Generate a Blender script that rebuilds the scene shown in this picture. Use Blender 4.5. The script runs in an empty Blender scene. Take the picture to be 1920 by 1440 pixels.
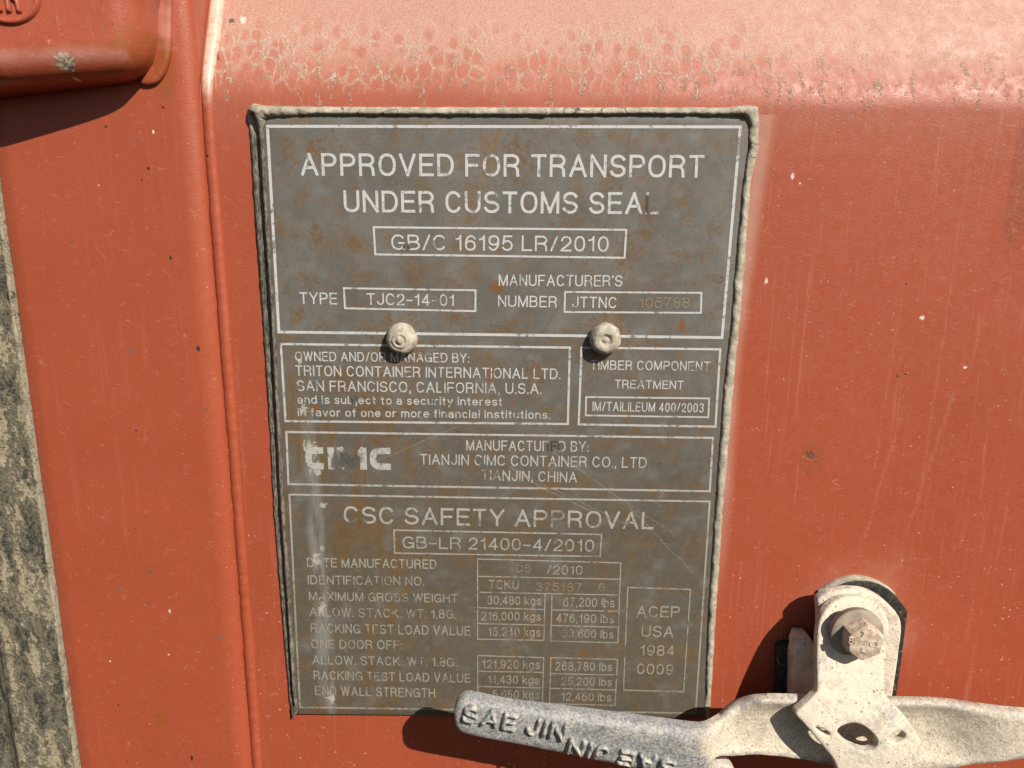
import bpy, bmesh, math, random
import numpy as np
from mathutils import Vector, Matrix, noise as mnoise
from mathutils.geometry import delaunay_2d_cdt

random.seed(7)
S = bpy.context.scene
COL = S.collection

# ------------------------------------------------------------------ camera
CAM = np.array([0.00905469, -0.32327485, -0.03624783])
PITCH, YAW, ROLL = -0.22245824, 0.01104436, 0.0107365
FPX = 1390.0
def _m():
    c, s = math.cos(YAW), math.sin(YAW); ry = np.array([[c, s, 0], [-s, c, 0], [0, 0, 1]])
    c, s = math.cos(PITCH), math.sin(PITCH); rp = np.array([[1, 0, 0], [0, c, s], [0, -s, c]])
    c, s = math.cos(ROLL), math.sin(ROLL); rr = np.array([[c, 0, s], [0, 1, 0], [-s, 0, c]])
    return rr @ rp @ ry
M = _m()
cd = bpy.data.cameras.new('camera'); cam = bpy.data.objects.new('camera', cd); COL.objects.link(cam)
cam.matrix_world = Matrix(((M[0][0], M[2][0], -M[1][0], CAM[0]),
                           (M[0][1], M[2][1], -M[1][1], CAM[1]),
                           (M[0][2], M[2][2], -M[1][2], CAM[2]), (0, 0, 0, 1)))
cd.sensor_width = 36.0; cd.lens = FPX / 1920 * 36.0
cd.clip_start = 0.005; cd.clip_end = 50.0
cd.dof.use_dof = True; cd.dof.focus_distance = 0.322; cd.dof.aperture_fstop = 18.0
S.camera = cam

# ------------------------------------------------------------------ light
SUN = Vector((0.80, -1.0, 1.04)).normalized()           # towards the sun
w = bpy.data.worlds.new('World'); S.world = w; w.use_nodes = True
wn = w.node_tree.nodes; bg = wn['Background']
sky = wn.new('ShaderNodeTexSky'); sky.sky_type = 'NISHITA'; sky.sun_disc = False
sky.sun_elevation = math.asin(SUN.z); sky.sun_rotation = math.atan2(SUN.x, SUN.y)
w.node_tree.links.new(sky.outputs[0], bg.inputs[0]); bg.inputs[1].default_value = 0.05
ld = bpy.data.lights.new('sun', 'SUN'); ld.energy = 5.0; ld.angle = math.radians(0.5); ld.color = (1.0, 0.93, 0.83)
sun = bpy.data.objects.new('sun', ld); COL.objects.link(sun)
sun.rotation_euler = SUN.to_track_quat('Z', 'Y').to_euler(); sun.location = SUN * 2
vs = S.view_settings
vs.view_transform = 'Standard'; vs.look = 'None'; vs.gamma = 1; vs.use_curve_mapping = False
vs.exposure = 0.30

# ------------------------------------------------------------------ helpers
def at(px, py, h=0.0):
    """point of the photograph (1920 px wide) on the plane h metres in front of the data plate"""
    d = np.array([(px - 960) / FPX, 1.0, (720 - py) / FPX]) @ M
    t = (-h - CAM[1]) / d[1]
    p = CAM + d * t
    return Vector((p[0], p[1], p[2]))
def at2(px, py, h=0.0):
    p = at(px, py, h); return (p.x, p.z)
WALL = -0.002                                            # panel surface lies 2 mm behind the plate face

def empty(name, loc, label, cat):
    o = bpy.data.objects.new(name, None); COL.objects.link(o)
    o.location = loc; o.empty_display_size = 0.01
    o['label'] = label; o['category'] = cat
    return o
def link(name, verts, faces, mat, parent, smooth=True, sharp=None, label=None):
    me = bpy.data.meshes.new(name)
    off = Vector((0, 0, 0))
    q = parent
    while q is not None:
        off += q.location; q = q.parent
    me.from_pydata([tuple(Vector(v) - off) for v in verts], [], faces)
    me.materials.append(mat)
    bm = bmesh.new(); bm.from_mesh(me); bmesh.ops.recalc_face_normals(bm, faces=bm.faces); bm.to_mesh(me); bm.free()
    if smooth:
        me.polygons.foreach_set('use_smooth', [True] * len(me.polygons))
        if sharp: me.set_sharp_from_angle(angle=math.radians(sharp))
    me.update()
    o = bpy.data.objects.new(name, me); COL.objects.link(o)
    if parent is not None: o.parent = parent
    if label: o['label'] = label
    return o

# ------------------------------------------------------------------ materials
class T:
    def __init__(s, name):
        s.m = bpy.data.materials.new(name); s.m.use_nodes = True
        s.t = s.m.node_tree; s.n = s.t.nodes; s.b = s.n['Principled BSDF']
        g = s.n.new('ShaderNodeNewGeometry'); s.p = g.outputs['Position']
        x = s.n.new('ShaderNodeSeparateXYZ'); s.l(s.p, x.inputs[0]); s.x, s.y, s.z = x.outputs
    def l(s, a, b): s.t.links.new(a, b)
    def put(s, v, sock):
        if hasattr(v, 'links') or hasattr(v, 'is_linked'): s.l(v, sock)
        elif isinstance(v, (tuple, list)):
            sock.default_value = tuple(v) + (1,) * (len(sock.default_value) - len(v))
        else: sock.default_value = v
    def ma(s, op, a, b=0.0, c=0.0):
        n = s.n.new('ShaderNodeMath'); n.operation = op
        s.put(a, n.inputs[0]); s.put(b, n.inputs[1]); s.put(c, n.inputs[2]); return n.outputs[0]
    def add(s, a, b): return s.ma('ADD', a, b)
    def mul(s, a, b): return s.ma('MULTIPLY', a, b)
    def clamp(s, a): return s.rng(a, 0, 1, smooth=False)
    def inv(s, a): return s.ma('SUBTRACT', 1.0, a)
    def vec(s, x, y, z):
        n = s.n.new('ShaderNodeCombineXYZ'); s.put(x, n.inputs[0]); s.put(y, n.inputs[1]); s.put(z, n.inputs[2]); return n.outputs[0]
    def scl(s, sx, sy, sz, rot=0.0):
        n = s.n.new('ShaderNodeMapping'); n.inputs['Scale'].default_value = (sx, sy, sz)
        n.inputs['Rotation'].default_value = (0, rot, 0); s.l(s.p, n.inputs[0]); return n.outputs[0]
    def noise(s, scale, detail=2.0, vec=None, rough=0.5, dist=0.0):
        n = s.n.new('ShaderNodeTexNoise'); n.inputs['Scale'].default_value = scale; n.inputs['Detail'].default_value = detail
        n.inputs['Roughness'].default_value = rough; n.inputs['Distortion'].default_value = dist
        s.l(vec if vec is not None else s.p, n.inputs['Vector']); return n.outputs['Fac']
    def warp(s, vec, scale, amt):
        n = s.n.new('ShaderNodeTexNoise'); n.inputs['Scale'].default_value = scale; n.inputs['Detail'].default_value = 2
        s.l(s.p, n.inputs['Vector'])
        v = s.n.new('ShaderNodeVectorMath'); v.operation = 'MULTIPLY_ADD'; s.l(n.outputs['Color'], v.inputs[0])
        v.inputs[1].default_value = (amt,) * 3; s.l(vec, v.inputs[2]); return v.outputs[0]
    def vor(s, scale, vec=None, feat='F1', out='Distance', rand=1.0):
        n = s.n.new('ShaderNodeTexVoronoi'); n.feature = feat; n.inputs['Scale'].default_value = scale
        n.inputs['Randomness'].default_value = rand
        s.l(vec if vec is not None else s.p, n.inputs['Vector']); return n.outputs[out]
    def rng(s, a, lo, hi, o0=0.0, o1=1.0, smooth=True):
        n = s.n.new('ShaderNodeMapRange'); n.interpolation_type = 'SMOOTHSTEP' if smooth else 'LINEAR'
        s.put(a, n.inputs[0]); s.put(lo, n.inputs[1]); s.put(hi, n.inputs[2]); s.put(o0, n.inputs[3]); s.put(o1, n.inputs[4]); return n.outputs[0]
    def mix(s, f, a, b):
        n = s.n.new('ShaderNodeMix'); n.data_type = 'RGBA'
        s.put(f, n.inputs[0]); s.put(a, n.inputs[6]); s.put(b, n.inputs[7]); return n.outputs[2]
    def specks(s, scale, rmin, keep, vec=None):
        """round specks: distance threshold in a sparse set of voronoi cells"""
        n = s.n.new('ShaderNodeTexVoronoi'); n.inputs['Scale'].default_value = scale
        s.l(vec if vec is not None else s.p, n.inputs['Vector'])
        c = s.n.new('ShaderNodeSeparateXYZ'); s.l(n.outputs['Color'], c.inputs[0])
        k = s.ma('LESS_THAN', c.outputs[0], keep)
        r = s.mul(rmin, s.add(0.35, c.outputs[1]))
        return s.mul(k, s.inv(s.rng(n.outputs['Distance'], s.mul(r, 0.6), r)))
    def blot(s, px, py, r, h=0.0, aspect=1.0, nz=900, amt=0.5):
        c = at(px, py, h)
        dx = s.ma('SUBTRACT', s.x, c.x); dz = s.mul(s.ma('SUBTRACT', s.z, c.z), 1.0 / aspect)
        d = s.ma('SQRT', s.add(s.mul(dx, dx), s.mul(dz, dz)))
        d = s.add(s.mul(d, 1.0 / r), s.mul(s.ma('SUBTRACT', s.noise(nz, 3), 0.5), amt * 2.6))
        return s.inv(s.rng(d, 0.65 if r < 0.03 else 0.1, 1.0))
    def seg(s, a, b, wid, h=0.0, wob=0.0006, soft=False):
        """thin scratch or soft band between two photo points"""
        p = at(*a, h); q = at(*b, h); d = (q - p); L = d.length; d /= L
        ox = s.ma('SUBTRACT', s.x, p.x); oz = s.ma('SUBTRACT', s.z, p.z)
        along = s.add(s.mul(ox, d.x), s.mul(oz, d.z))
        perp = s.add(s.mul(ox, -d.z), s.mul(oz, d.x))
        perp = s.ma('ABSOLUTE', s.add(perp, s.mul(s.ma('SUBTRACT', s.noise(60, 2), 0.5), wob * 4)))
        k = s.inv(s.rng(perp, 0.0 if soft else wid * 0.4, wid))
        k = s.mul(k, s.rng(along, -0.001, 0.001)); k = s.mul(k, s.inv(s.rng(along, L - 0.001, L + 0.001)))
        if soft: return s.mul(k, s.rng(s.noise(90, 4, rough=0.6), 0.2, 0.7, 0.4, 1.0))
        return s.mul(k, s.rng(s.noise(700, 2), 0.35, 0.55))
    def edge(s, col):
        """bare bluish zinc where edges are rubbed"""
        g = s.n.new('ShaderNodeNewGeometry')
        k = s.mul(s.rng(g.outputs['Pointiness'], 0.515, 0.56), s.rng(s.noise(330, 4, rough=0.7), 0.42, 0.60))
        return s.mix(s.mul(k, 0.75), col, (0.27, 0.28, 0.295))
    def mx(s, *a):
        r = a[0]
        for k in a[1:]: r = s.ma('MAXIMUM', r, k)
        return r
    def bump(s, hgt, dist, strength=1.0, base=None):
        n = s.n.new('ShaderNodeBump'); n.inputs['Distance'].default_value = dist; n.inputs['Strength'].default_value = strength
        s.put(hgt, n.inputs['Height'])
        if base is not None: s.l(base, n.inputs['Normal'])
        return n.outputs[0]
    def done(s, color, rough, normal=None, metal=0.0, spec=0.5):
        s.put(color, s.b.inputs['Base Color']); s.put(rough, s.b.inputs['Roughness']); s.put(metal, s.b.inputs['Metallic'])
        s.b.inputs['Specular IOR Level'].default_value = spec
        if normal is not None: s.l(normal, s.b.inputs['Normal'])
        return s.m

X_SEAM = (at(29, 533, 0.0).x + at(99, 1020, 0.0).x + at(162, 1437, 0.0).x) / 3
RED = (0.375, 0.071, 0.034)
DUST = (0.50, 0.39, 0.28)
Z_BEND = at(950, 168, WALL).z
X_CREASE = (at(386, 300, WALL).x + at(415, 720, WALL).x + at(446, 1040, WALL).x + at(478, 1440, WALL).x) / 4

def paint(name, panel):
    t = T(name)
    tone = t.noise(22, 3)
    col = t.mix(tone, (0.318, 0.066, 0.028), (0.372, 0.083, 0.039))
    fine = t.noise(1700, 2)
    col = t.mix(t.mul(t.rng(fine, 0.35, 0.7), 0.22), col, (0.30, 0.045, 0.018))
    # pale dust film with vertical runs
    run = t.noise(1.0, 3, t.warp(t.scl(330, 330, 14), 40, 0.5), 0.6)
    film = t.mul(t.rng(run, 0.53, 0.78), t.rng(t.noise(16, 2), 0.35, 0.7))
    col = t.mix(t.mul(film, 0.26 if panel else 0.14), col, (0.56, 0.27, 0.20))
    if panel:
        runs2 = t.noise(1.0, 2, t.warp(t.scl(900, 900, 9, 0.06), 30, 0.8), 0.5)
        k = t.mul(t.rng(runs2, 0.63, 0.70), t.rng(t.noise(28, 2), 0.42, 0.62))
        col = t.mix(t.mul(k, 0.11), col, (0.62, 0.38, 0.30))
        top = t.rng(t.z, Z_BEND - 0.035, Z_BEND + 0.01)
        col = t.mix(t.mul(top, 0.12), col, (0.55, 0.33, 0.26))
    # sparse specks: pale, dark
    curl = t.warp(t.p, 700, 0.0012)
    dens = t.rng(t.z, -0.30, -0.05, 1.0, 0.45)
    k1 = t.mul(t.specks(330, 0.13, 0.15, curl), dens)
    k1b = t.mul(t.specks(700, 0.16, 0.10, t.warp(t.scl(1, 1, 1.0), 1500, 0.0006)), dens)
    col = t.mix(t.mul(t.mx(k1, k1b), 0.7), col, (0.66, 0.47, 0.40))
    # short hair-like pale fibres
    fib = t.vor(1.0, t.warp(t.scl(160, 160, 420, 0.5), 300, 0.9), 'DISTANCE_TO_EDGE')
    fk = t.mul(t.inv(t.rng(fib, 0.008, 0.022)), t.rng(t.noise(260, 1), 0.60, 0.68))
    col = t.mix(t.mul(fk, 0.22), col, (0.66, 0.44, 0.36))
    dk = t.mx(t.specks(85, 0.055, 0.20), t.specks(210, 0.07, 0.07))
    col = t.mix(t.mul(dk, 0.85), col, (0.05, 0.022, 0.015))
    sm = t.specks(60, 0.10, 0.16, t.warp(t.scl(1, 1, 2.1), 300, 0.002))
    col = t.mix(t.mul(sm, 0.5), col, (0.13, 0.075, 0.055))
    hgt = t.add(t.mul(t.noise(1150, 2), 0.9), t.mul(t.noise(2600, 1), 0.35))
    if panel:
        # mud washed down the slope: drop shaped clean spots with crusted rims
        v = t.warp(t.warp(t.scl(185, 185, 86), 220, 0.40), 1000, 0.14)
        left = t.rng(t.add(t.x, t.mul(t.noise(20, 2), 0.05)), 0.10, 0.19, 1.0, 0.30)
        c1 = t.vor(1.0, v, 'F1'); e1 = t.vor(1.0, v, 'DISTANCE_TO_EDGE')
        zone = t.mul(t.rng(t.z, Z_BEND - 0.004, Z_BEND + 0.007), t.inv(t.rng(t.z, Z_BEND + 0.016, Z_BEND + 0.036)))
        thin = t.noise(48, 2)
        c1 = t.add(c1, t.mul(t.ma('SUBTRACT', t.noise(95, 3), 0.5), 0.6))
        spot = t.mul(t.inv(t.rng(c1, 0.30, 0.48)), t.rng(thin, 0.26, 0.42))
        haze = t.rng(t.z, Z_BEND - 0.003, Z_BEND + 0.022)
        grain = t.rng(t.noise(1500, 3, rough=0.7), 0.32, 0.68)
        film2 = t.mul(haze, t.add(0.26, t.mul(grain, 0.44)))
        film2 = t.mul(film2, t.inv(t.mul(t.mul(spot, zone), t.mul(left, 0.60))))
        col = t.mix(film2, col, (0.53, 0.378, 0.30))
        tooth = t.rng(t.noise(1300, 4, rough=0.75), 0.40, 0.56)
        ragged = t.add(e1, t.mul(t.ma('SUBTRACT', t.noise(520, 5, rough=0.72), 0.5), 0.55))
        rim = t.mul(t.mul(t.inv(t.rng(ragged, 0.0, 0.11)), t.add(0.35, t.mul(tooth, 0.65))), t.mul(zone, t.rng(t.noise(60, 3), 0.36, 0.54)))
        drip = t.mul(t.mul(tooth, t.rng(t.noise(1.0, 5, t.warp(t.scl(300, 300, 110), 500, 1.2), 0.7), 0.575, 0.63)),
                     t.mul(t.rng(t.z, Z_BEND - 0.016, Z_BEND + 0.002), t.inv(t.rng(t.z, Z_BEND + 0.008, Z_BEND + 0.024))))
        crust = t.clamp(t.add(t.mul(rim, t.mul(left, 0.60)), t.mul(drip, 0.85)))
        col = t.mix(crust, col, (0.58, 0.49, 0.37))
        hgt = t.add(hgt, t.mul(crust, 3.0))
        # dust blown round the seal of the plate and the catch
        halo = t.ma('POWER', t.blot(1612, 1160, 0.050, WALL, 1.0, 40, 0.35), 2.0)
        col = t.mix(t.mul(halo, t.rng(t.noise(220, 4, rough=0.65), 0.3, 0.7, 0.14, 0.36)), col, (0.52, 0.31, 0.23))
        for (a, b) in (((1437, 215), (1375, 660)), ((1375, 660), (1345, 1100))):
            p = at(*a, WALL); q = at(*b, WALL)
            ox = t.ma('SUBTRACT', t.x, t.add(p.x, t.mul(t.ma('SUBTRACT', t.z, p.z), (q.x - p.x) / (q.z - p.z))))
            near = t.mul(t.rng(ox, -0.008, 0.0), t.inv(t.rng(ox, 0.0, 0.006)))
            near = t.mul(near, t.mul(t.rng(t.z, q.z - 0.0001, q.z + 0.0001) if a[1] < 300 else t.rng(t.z, q.z - 0.02, q.z + 0.06), t.inv(t.rng(t.z, p.z - 0.0001, p.z + 0.0001))))
            col = t.mix(t.mul(near, t.add(0.15, t.mul(t.noise(60, 2), 0.45))), col, (0.52, 0.36, 0.28))
        white = t.mx(t.blot(1437, 527, 0.0008, WALL, 1.8, 1500, 1.0), t.blot(1486, 330, 0.0007, WALL, 2.2, 1500, 1.0), t.blot(1500, 344, 0.0005, WALL),
                     t.blot(1809, 689, 0.0010, WALL, 0.6, 1500, 1.0), t.blot(1729, 596, 0.0010, WALL, 1, 1500, 1.2), t.blot(458, 38, 0.0012, WALL - 0.015, 1.4, 1200, 1.0))
        col = t.mix(t.mul(white, 0.8), col, (0.74, 0.64, 0.58))
        dirt = t.mx(t.blot(1520, 854, 0.0030, WALL, 0.75, 800, 0.8), t.blot(1682, 706, 0.0007, WALL), t.blot(1697, 703, 0.0008, WALL, 0.6),
                    t.blot(1698, 534, 0.0006, WALL), t.blot(408, 108, 0.0017, WALL - 0.008, 1.3, 900, 0.9), t.blot(436, 40, 0.0016, WALL - 0.015, 0.7))
        col = t.mix(t.mul(dirt, 0.85), col, (0.075, 0.05, 0.04))
        rustp = t.mul(t.blot(1520, 860, 0.007, WALL, 1.3, 250), 0.4)
        col = t.mix(rustp, col, (0.26, 0.07, 0.02))
        sc = t.mx(t.seg((1452, 300), (1440, 400), 0.0004, WALL), t.seg((1450, 395), (1434, 440), 0.0005, WALL),
                  t.seg((1531, 225), (1517, 320), 0.0005, WALL), t.seg((1690, 560), (1640, 880), 0.0007, WALL), t.seg((1800, 420), (1725, 930), 0.0007, WALL),
                  t.seg((1690, 780), (1620, 1010), 0.0012, WALL), t.seg((1790, 730), (1700, 1000), 0.0012, WALL))
        col = t.mix(t.mul(sc, 0.07), col, (0.66, 0.45, 0.37))
        scuff = t.mul(t.blot(1912, 340, 0.010, WALL, 3.4, 400, 0.25), t.rng(t.x, at(1896, 300, WALL).x, at(1902, 300, WALL).x))
        col = t.mix(t.mul(scuff, t.rng(t.noise(900, 3), 0.35, 0.6, 0.0, 0.6)), col, (0.20, 0.055, 0.03))
        hgt = t.add(hgt, t.mul(dirt, -1.5))
    else:
        dz = t.mul(t.rng(t.x, X_CREASE - 0.0006, X_CREASE + 0.0016), t.rng(t.add(t.z, t.mul(t.noise(150, 3), 0.01)), Z_BEND - 0.003, Z_BEND + 0.010))
        col = t.mix(t.mul(dz, t.rng(t.noise(420, 4, rough=0.7), 0.25, 0.6, 0.45, 0.9)), col, (0.60, 0.48, 0.37))
        marks = t.mx(t.blot(130, 118, 0.0044, 0.020, 0.85, 600, 0.35))
        col = t.mix(marks, col, t.mix(t.rng(t.noise(700, 3), 0.4, 0.6), (0.10, 0.085, 0.06), (0.42, 0.38, 0.28)))
        bevel_glint = t.mx(t.seg((-60, 122), (228, 96), 0.0046, 0.022, soft=True), t.mul(t.seg((266, -40), (268, 74), 0.0046, 0.022, soft=True), 0.8))  # soft highlight along bevel and right flank, painted into the colour
        col = t.mix(t.mul(bevel_glint, 0.42), col, (0.62, 0.36, 0.30))
        rustc = t.mx(t.mul(t.ma('MULTIPLY', t.blot(262, 108, 0.014, 0.014, 1.0, 110, 0.9), t.rng(t.noise(300, 4), 0.3, 0.6)), 0.6), t.mul(t.blot(308, 1340, 0.004, 0.0, 1.3, 300), 0.5))
        col = t.mix(rustc, col, (0.25, 0.075, 0.012))
        grey = t.mx(t.blot(255, 265, 0.0016, 0, 0.5), t.blot(275, 279, 0.0011, 0, 0.5), t.blot(318, 222, 0.0013, 0, 0.4), t.blot(326, 178, 0.0013, 0, 0.4),
                    t.blot(252, 656, 0.0022, 0, 0.7), t.blot(231, 1100, 0.0016, 0, 0.6), t.blot(418, 1190, 0.0018, 0, 0.8), t.blot(362, 1110, 0.0012, 0, 0.5))
        col = t.mix(t.mul(grey, 0.55), col, (0.17, 0.11, 0.085))
        dkc = t.mx(t.blot(284, 316, 0.0008, 0), t.blot(376, 652, 0.0009, 0, 1.8), t.blot(325, 483, 0.0007, 0, 1.5), t.blot(364, 1414, 0.0009, 0, 2.0), t.blot(387, 292, 0.0007, 0))
        col = t.mix(dkc, col, (0.04, 0.025, 0.02))
        wh = t.mx(t.blot(293, 248, 0.0005, 0, 1.6, 1600, 1.0), t.blot(192, 348, 0.0005, 0, 0.5, 1600, 1.2), t.blot(323, 1141, 0.0006, 0, 1.6, 1600, 1.0), t.blot(212, 1234, 0.0006, 0), t.blot(321, 1222, 0.0005, 0), t.blot(190, 163, 0.0010, 0.0, .6))
        col = t.mix(t.mul(wh, 0.85), col, (0.74, 0.62, 0.55))
    n = t.bump(hgt, 0.00011, 0.9)
    rough = t.rng(t.noise(300, 3), 0.3, 0.7, 0.36, 0.50)
    if panel: rough = t.add(rough, t.mul(t.rng(t.z, Z_BEND - 0.010, Z_BEND + 0.012), t.rng(t.noise(130, 3), 0.3, 0.7, 0.10, 0.30)))
    return t.done(col, rough, n, spec=0.5)

def plate_color(t):
    base = t.mix(t.rng(t.noise(35, 3), 0.3, 0.7), (0.100, 0.096, 0.086), (0.142, 0.138, 0.129))
    low = t.rng(t.z, -0.19, -0.06, 1.0, 0.0)
    base = t.mix(t.mul(low, 0.75), base, (0.080, 0.068, 0.047))
    grain = t.noise(1500, 3, rough=0.7)
    base = t.mix(t.mul(t.rng(grain, 0.45, 0.75), 0.35), base, (0.23, 0.21, 0.18))
    brush = t.noise(1.0, 2, t.scl(60, 60, 2600, 0.35), 0.5)
    base = t.mix(t.mul(t.mul(t.rng(brush, 0.62, 0.72), t.rng(t.noise(45, 2), 0.5, 0.62)), 0.35), base, (0.38, 0.36, 0.32))
    fs = t.rng(t.add(t.noise(620, 5, rough=0.75), t.mul(t.noise(85, 3), 0.5)), 0.76, 0.90)
    base = t.mix(t.mul(fs, 0.75), base, (0.15, 0.074, 0.018))
    ds = t.rng(t.noise(900, 4, rough=0.75), 0.56, 0.68)
    base = t.mix(t.mul(ds, 0.4), base, (0.07, 0.062, 0.052))
    mott = t.noise(320, 5, rough=0.7)
    base = t.mix(t.mul(t.rng(mott, 0.46, 0.66), 0.45), base, (0.155, 0.118, 0.075))
    base = t.mix(t.mul(t.rng(t.noise(90, 4), 0.5, 0.75), 0.4), base, (0.20, 0.195, 0.185))
    # brown tarnish, rust blooms, runs
    tan = t.rng(t.add(t.noise(110, 6, rough=0.66), t.mul(t.noise(30, 2), 0.5)), 0.76, 0.98)
    base = t.mix(t.mul(tan, 0.6), base, (0.15, 0.090, 0.032))
    runx = t.noise(1.0, 5, t.warp(t.scl(150, 150, 22), 90, 0.9), 0.66)
    runs = t.mul(t.rng(runx, 0.52, 0.66), t.mul(t.inv(t.rng(t.x, -0.055, 0.03)), t.inv(t.rng(t.z, -0.14, -0.07))))
    base = t.mix(t.mul(runs, 0.7), base, (0.14, 0.076, 0.020))
    spots = t.rng(t.add(t.noise(260, 6, rough=0.72), t.mul(t.noise(60, 2), 0.45)), 0.84, 0.95)
    base = t.mix(t.mul(spots, 0.8), base, (0.20, 0.082, 0.014))
    core = t.mul(t.rng(t.noise(520, 5, rough=0.75), 0.62, 0.72), t.rng(t.noise(70, 2), 0.5, 0.6))
    base = t.mix(t.mul(core, 0.85), base, (0.17, 0.055, 0.018))
    br = lambda x, y, r, a=1.0: t.blot(x, y, r * 1.25, 0, a, 420, 1.15)
    big = t.mx(br(1098, 252, 0.0042, 1.1), br(1338, 430, 0.0030, 1.1), br(1277, 379, 0.0025, 0.9), br(1078, 417, 0.0040, 0.8),
               br(1212, 402, 0.0042, 0.9), br(1208, 440, 0.0038, 0.6), br(1275, 475, 0.0032, 0.5), br(1345, 522, 0.0028, 0.7),
               br(1150, 340, 0.0048, 0.7), br(968, 300, 0.0052, 1.5), br(1150, 590, 0.0042, 0.9), br(590, 440, 0.0034, 1.4),
               br(780, 510, 0.0044, 1.2), br(665, 455, 0.0024, 1.4), br(850, 595, 0.0038, 0.7), br(560, 590, 0.0034, 1.0), br(590, 280, 0.0040, 1.1),
               br(700, 770, 0.008, 0.9), br(650, 710, 0.006, 1.4), br(640, 1010, 0.006, 1.8), br(940, 620, 0.006, 0.5), br(720, 820, 0.007, 0.5), br(750, 645, 0.011, 1.0), br(1130, 648, 0.0105, 1.0), br(1000, 700, 0.005, 1.0), br(1180, 470, 0.005, 1.4))
    base = t.mix(t.mul(big, t.add(0.12, t.mul(t.rng(t.noise(560, 5, rough=0.75), 0.40, 0.62), 0.72))), base, (0.135, 0.070, 0.019))
    b2 = lambda x, y, r, a=1.0: t.blot(x, y, r * 1.15, 0, a, 700, 1.0)
    bright = t.mx(b2(932, 538, 0.0034, 0.75), b2(1278, 609, 0.0016, 1.6), b2(920, 702, 0.0020, 1.6), b2(589, 766, 0.0024, 0.8))
    base = t.mix(t.mul(bright, 0.7), base, (0.19, 0.076, 0.014))
    # pale mineral run down the left side
    cx = t.add(t.mul(t.ma('SUBTRACT', t.z, -0.15), -0.02), at(585, 900).x)
    band = t.inv(t.rng(t.ma('ABSOLUTE', t.ma('SUBTRACT', t.x, cx)), 0.0015, 0.0055))
    band = t.mul(band, t.mul(t.inv(t.rng(t.z, -0.15, -0.12)), t.rng(t.noise(1.0, 3, t.scl(260, 260, 40)), 0.35, 0.6)))
    base = t.mix(t.mul(band, 0.42), base, (0.30, 0.30, 0.29))
    pale = t.mx(t.blot(583, 842, 0.0032, 0, 1.3, 520, 1.2), t.blot(593, 880, 0.0026, 0, 1.3, 520, 1.2), t.blot(606, 947, 0.0016, 0, 1.0, 520, 1.2), t.blot(594, 1050, 0.0019, 0, 2.0, 520, 1.2), t.blot(604, 1028, 0.0012, 0, 1.2, 520, 1.2),
                t.blot(603, 1142, 0.0019, 0, 1.8, 520, 1.2), t.blot(621, 1310, 0.0022, 0, 1.4, 520, 1.2), t.blot(571, 768, 0.0020, 0, 1.2, 520, 1.2), t.blot(562, 677, 0.0012, 0, 1.0, 520, 1.2))
    base = t.mix(t.mul(pale, t.rng(t.noise(500, 3), 0.3, 0.6, 0.20, 0.75)), base, (0.48, 0.46, 0.37))
    # grit and scratches
    sp = t.specks(420, 0.11, 0.10, t.warp(t.p, 900, 0.0007))
    base = t.mix(t.mul(sp, 0.6), base, (0.42, 0.39, 0.33))
    dk = t.specks(260, 0.075, 0.07)
    base = t.mix(t.mul(dk, 0.8), base, (0.02, 0.017, 0.015))
    scd = t.mx(t.seg((1185, 230), (1160, 372), 0.00035), t.seg((1160, 372), (1092, 508), 0.00035), t.seg((1092, 508), (965, 700), 0.0003), t.seg((1300, 1160), (1335, 1085), 0.0003))
    base = t.mix(t.mul(scd, 0.6), base, (0.06, 0.045, 0.03))
    scl = t.mx(t.seg((1010, 830), (1260, 1000), 0.0003), t.seg((960, 880), (1180, 985), 0.00025), t.seg((1180, 950), (1300, 1075), 0.0003), t.seg((690, 870), (860, 800), 0.0003), t.seg((1000, 905), (1120, 965), 0.0004))
    base = t.mix(t.mul(scl, 0.28), base, (0.40, 0.38, 0.34))
    return base

def plate_mat():
    t = T('etched_steel')
    c = plate_color(t)
    n = t.bump(t.add(t.noise(1800, 3), t.mul(t.noise(150, 3), 1.2)), 0.00005, 0.6)
    return t.done(c, t.rng(t.noise(200, 4), 0.3, 0.7, 0.36, 0.58), n, 0.0, 0.55)

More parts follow.
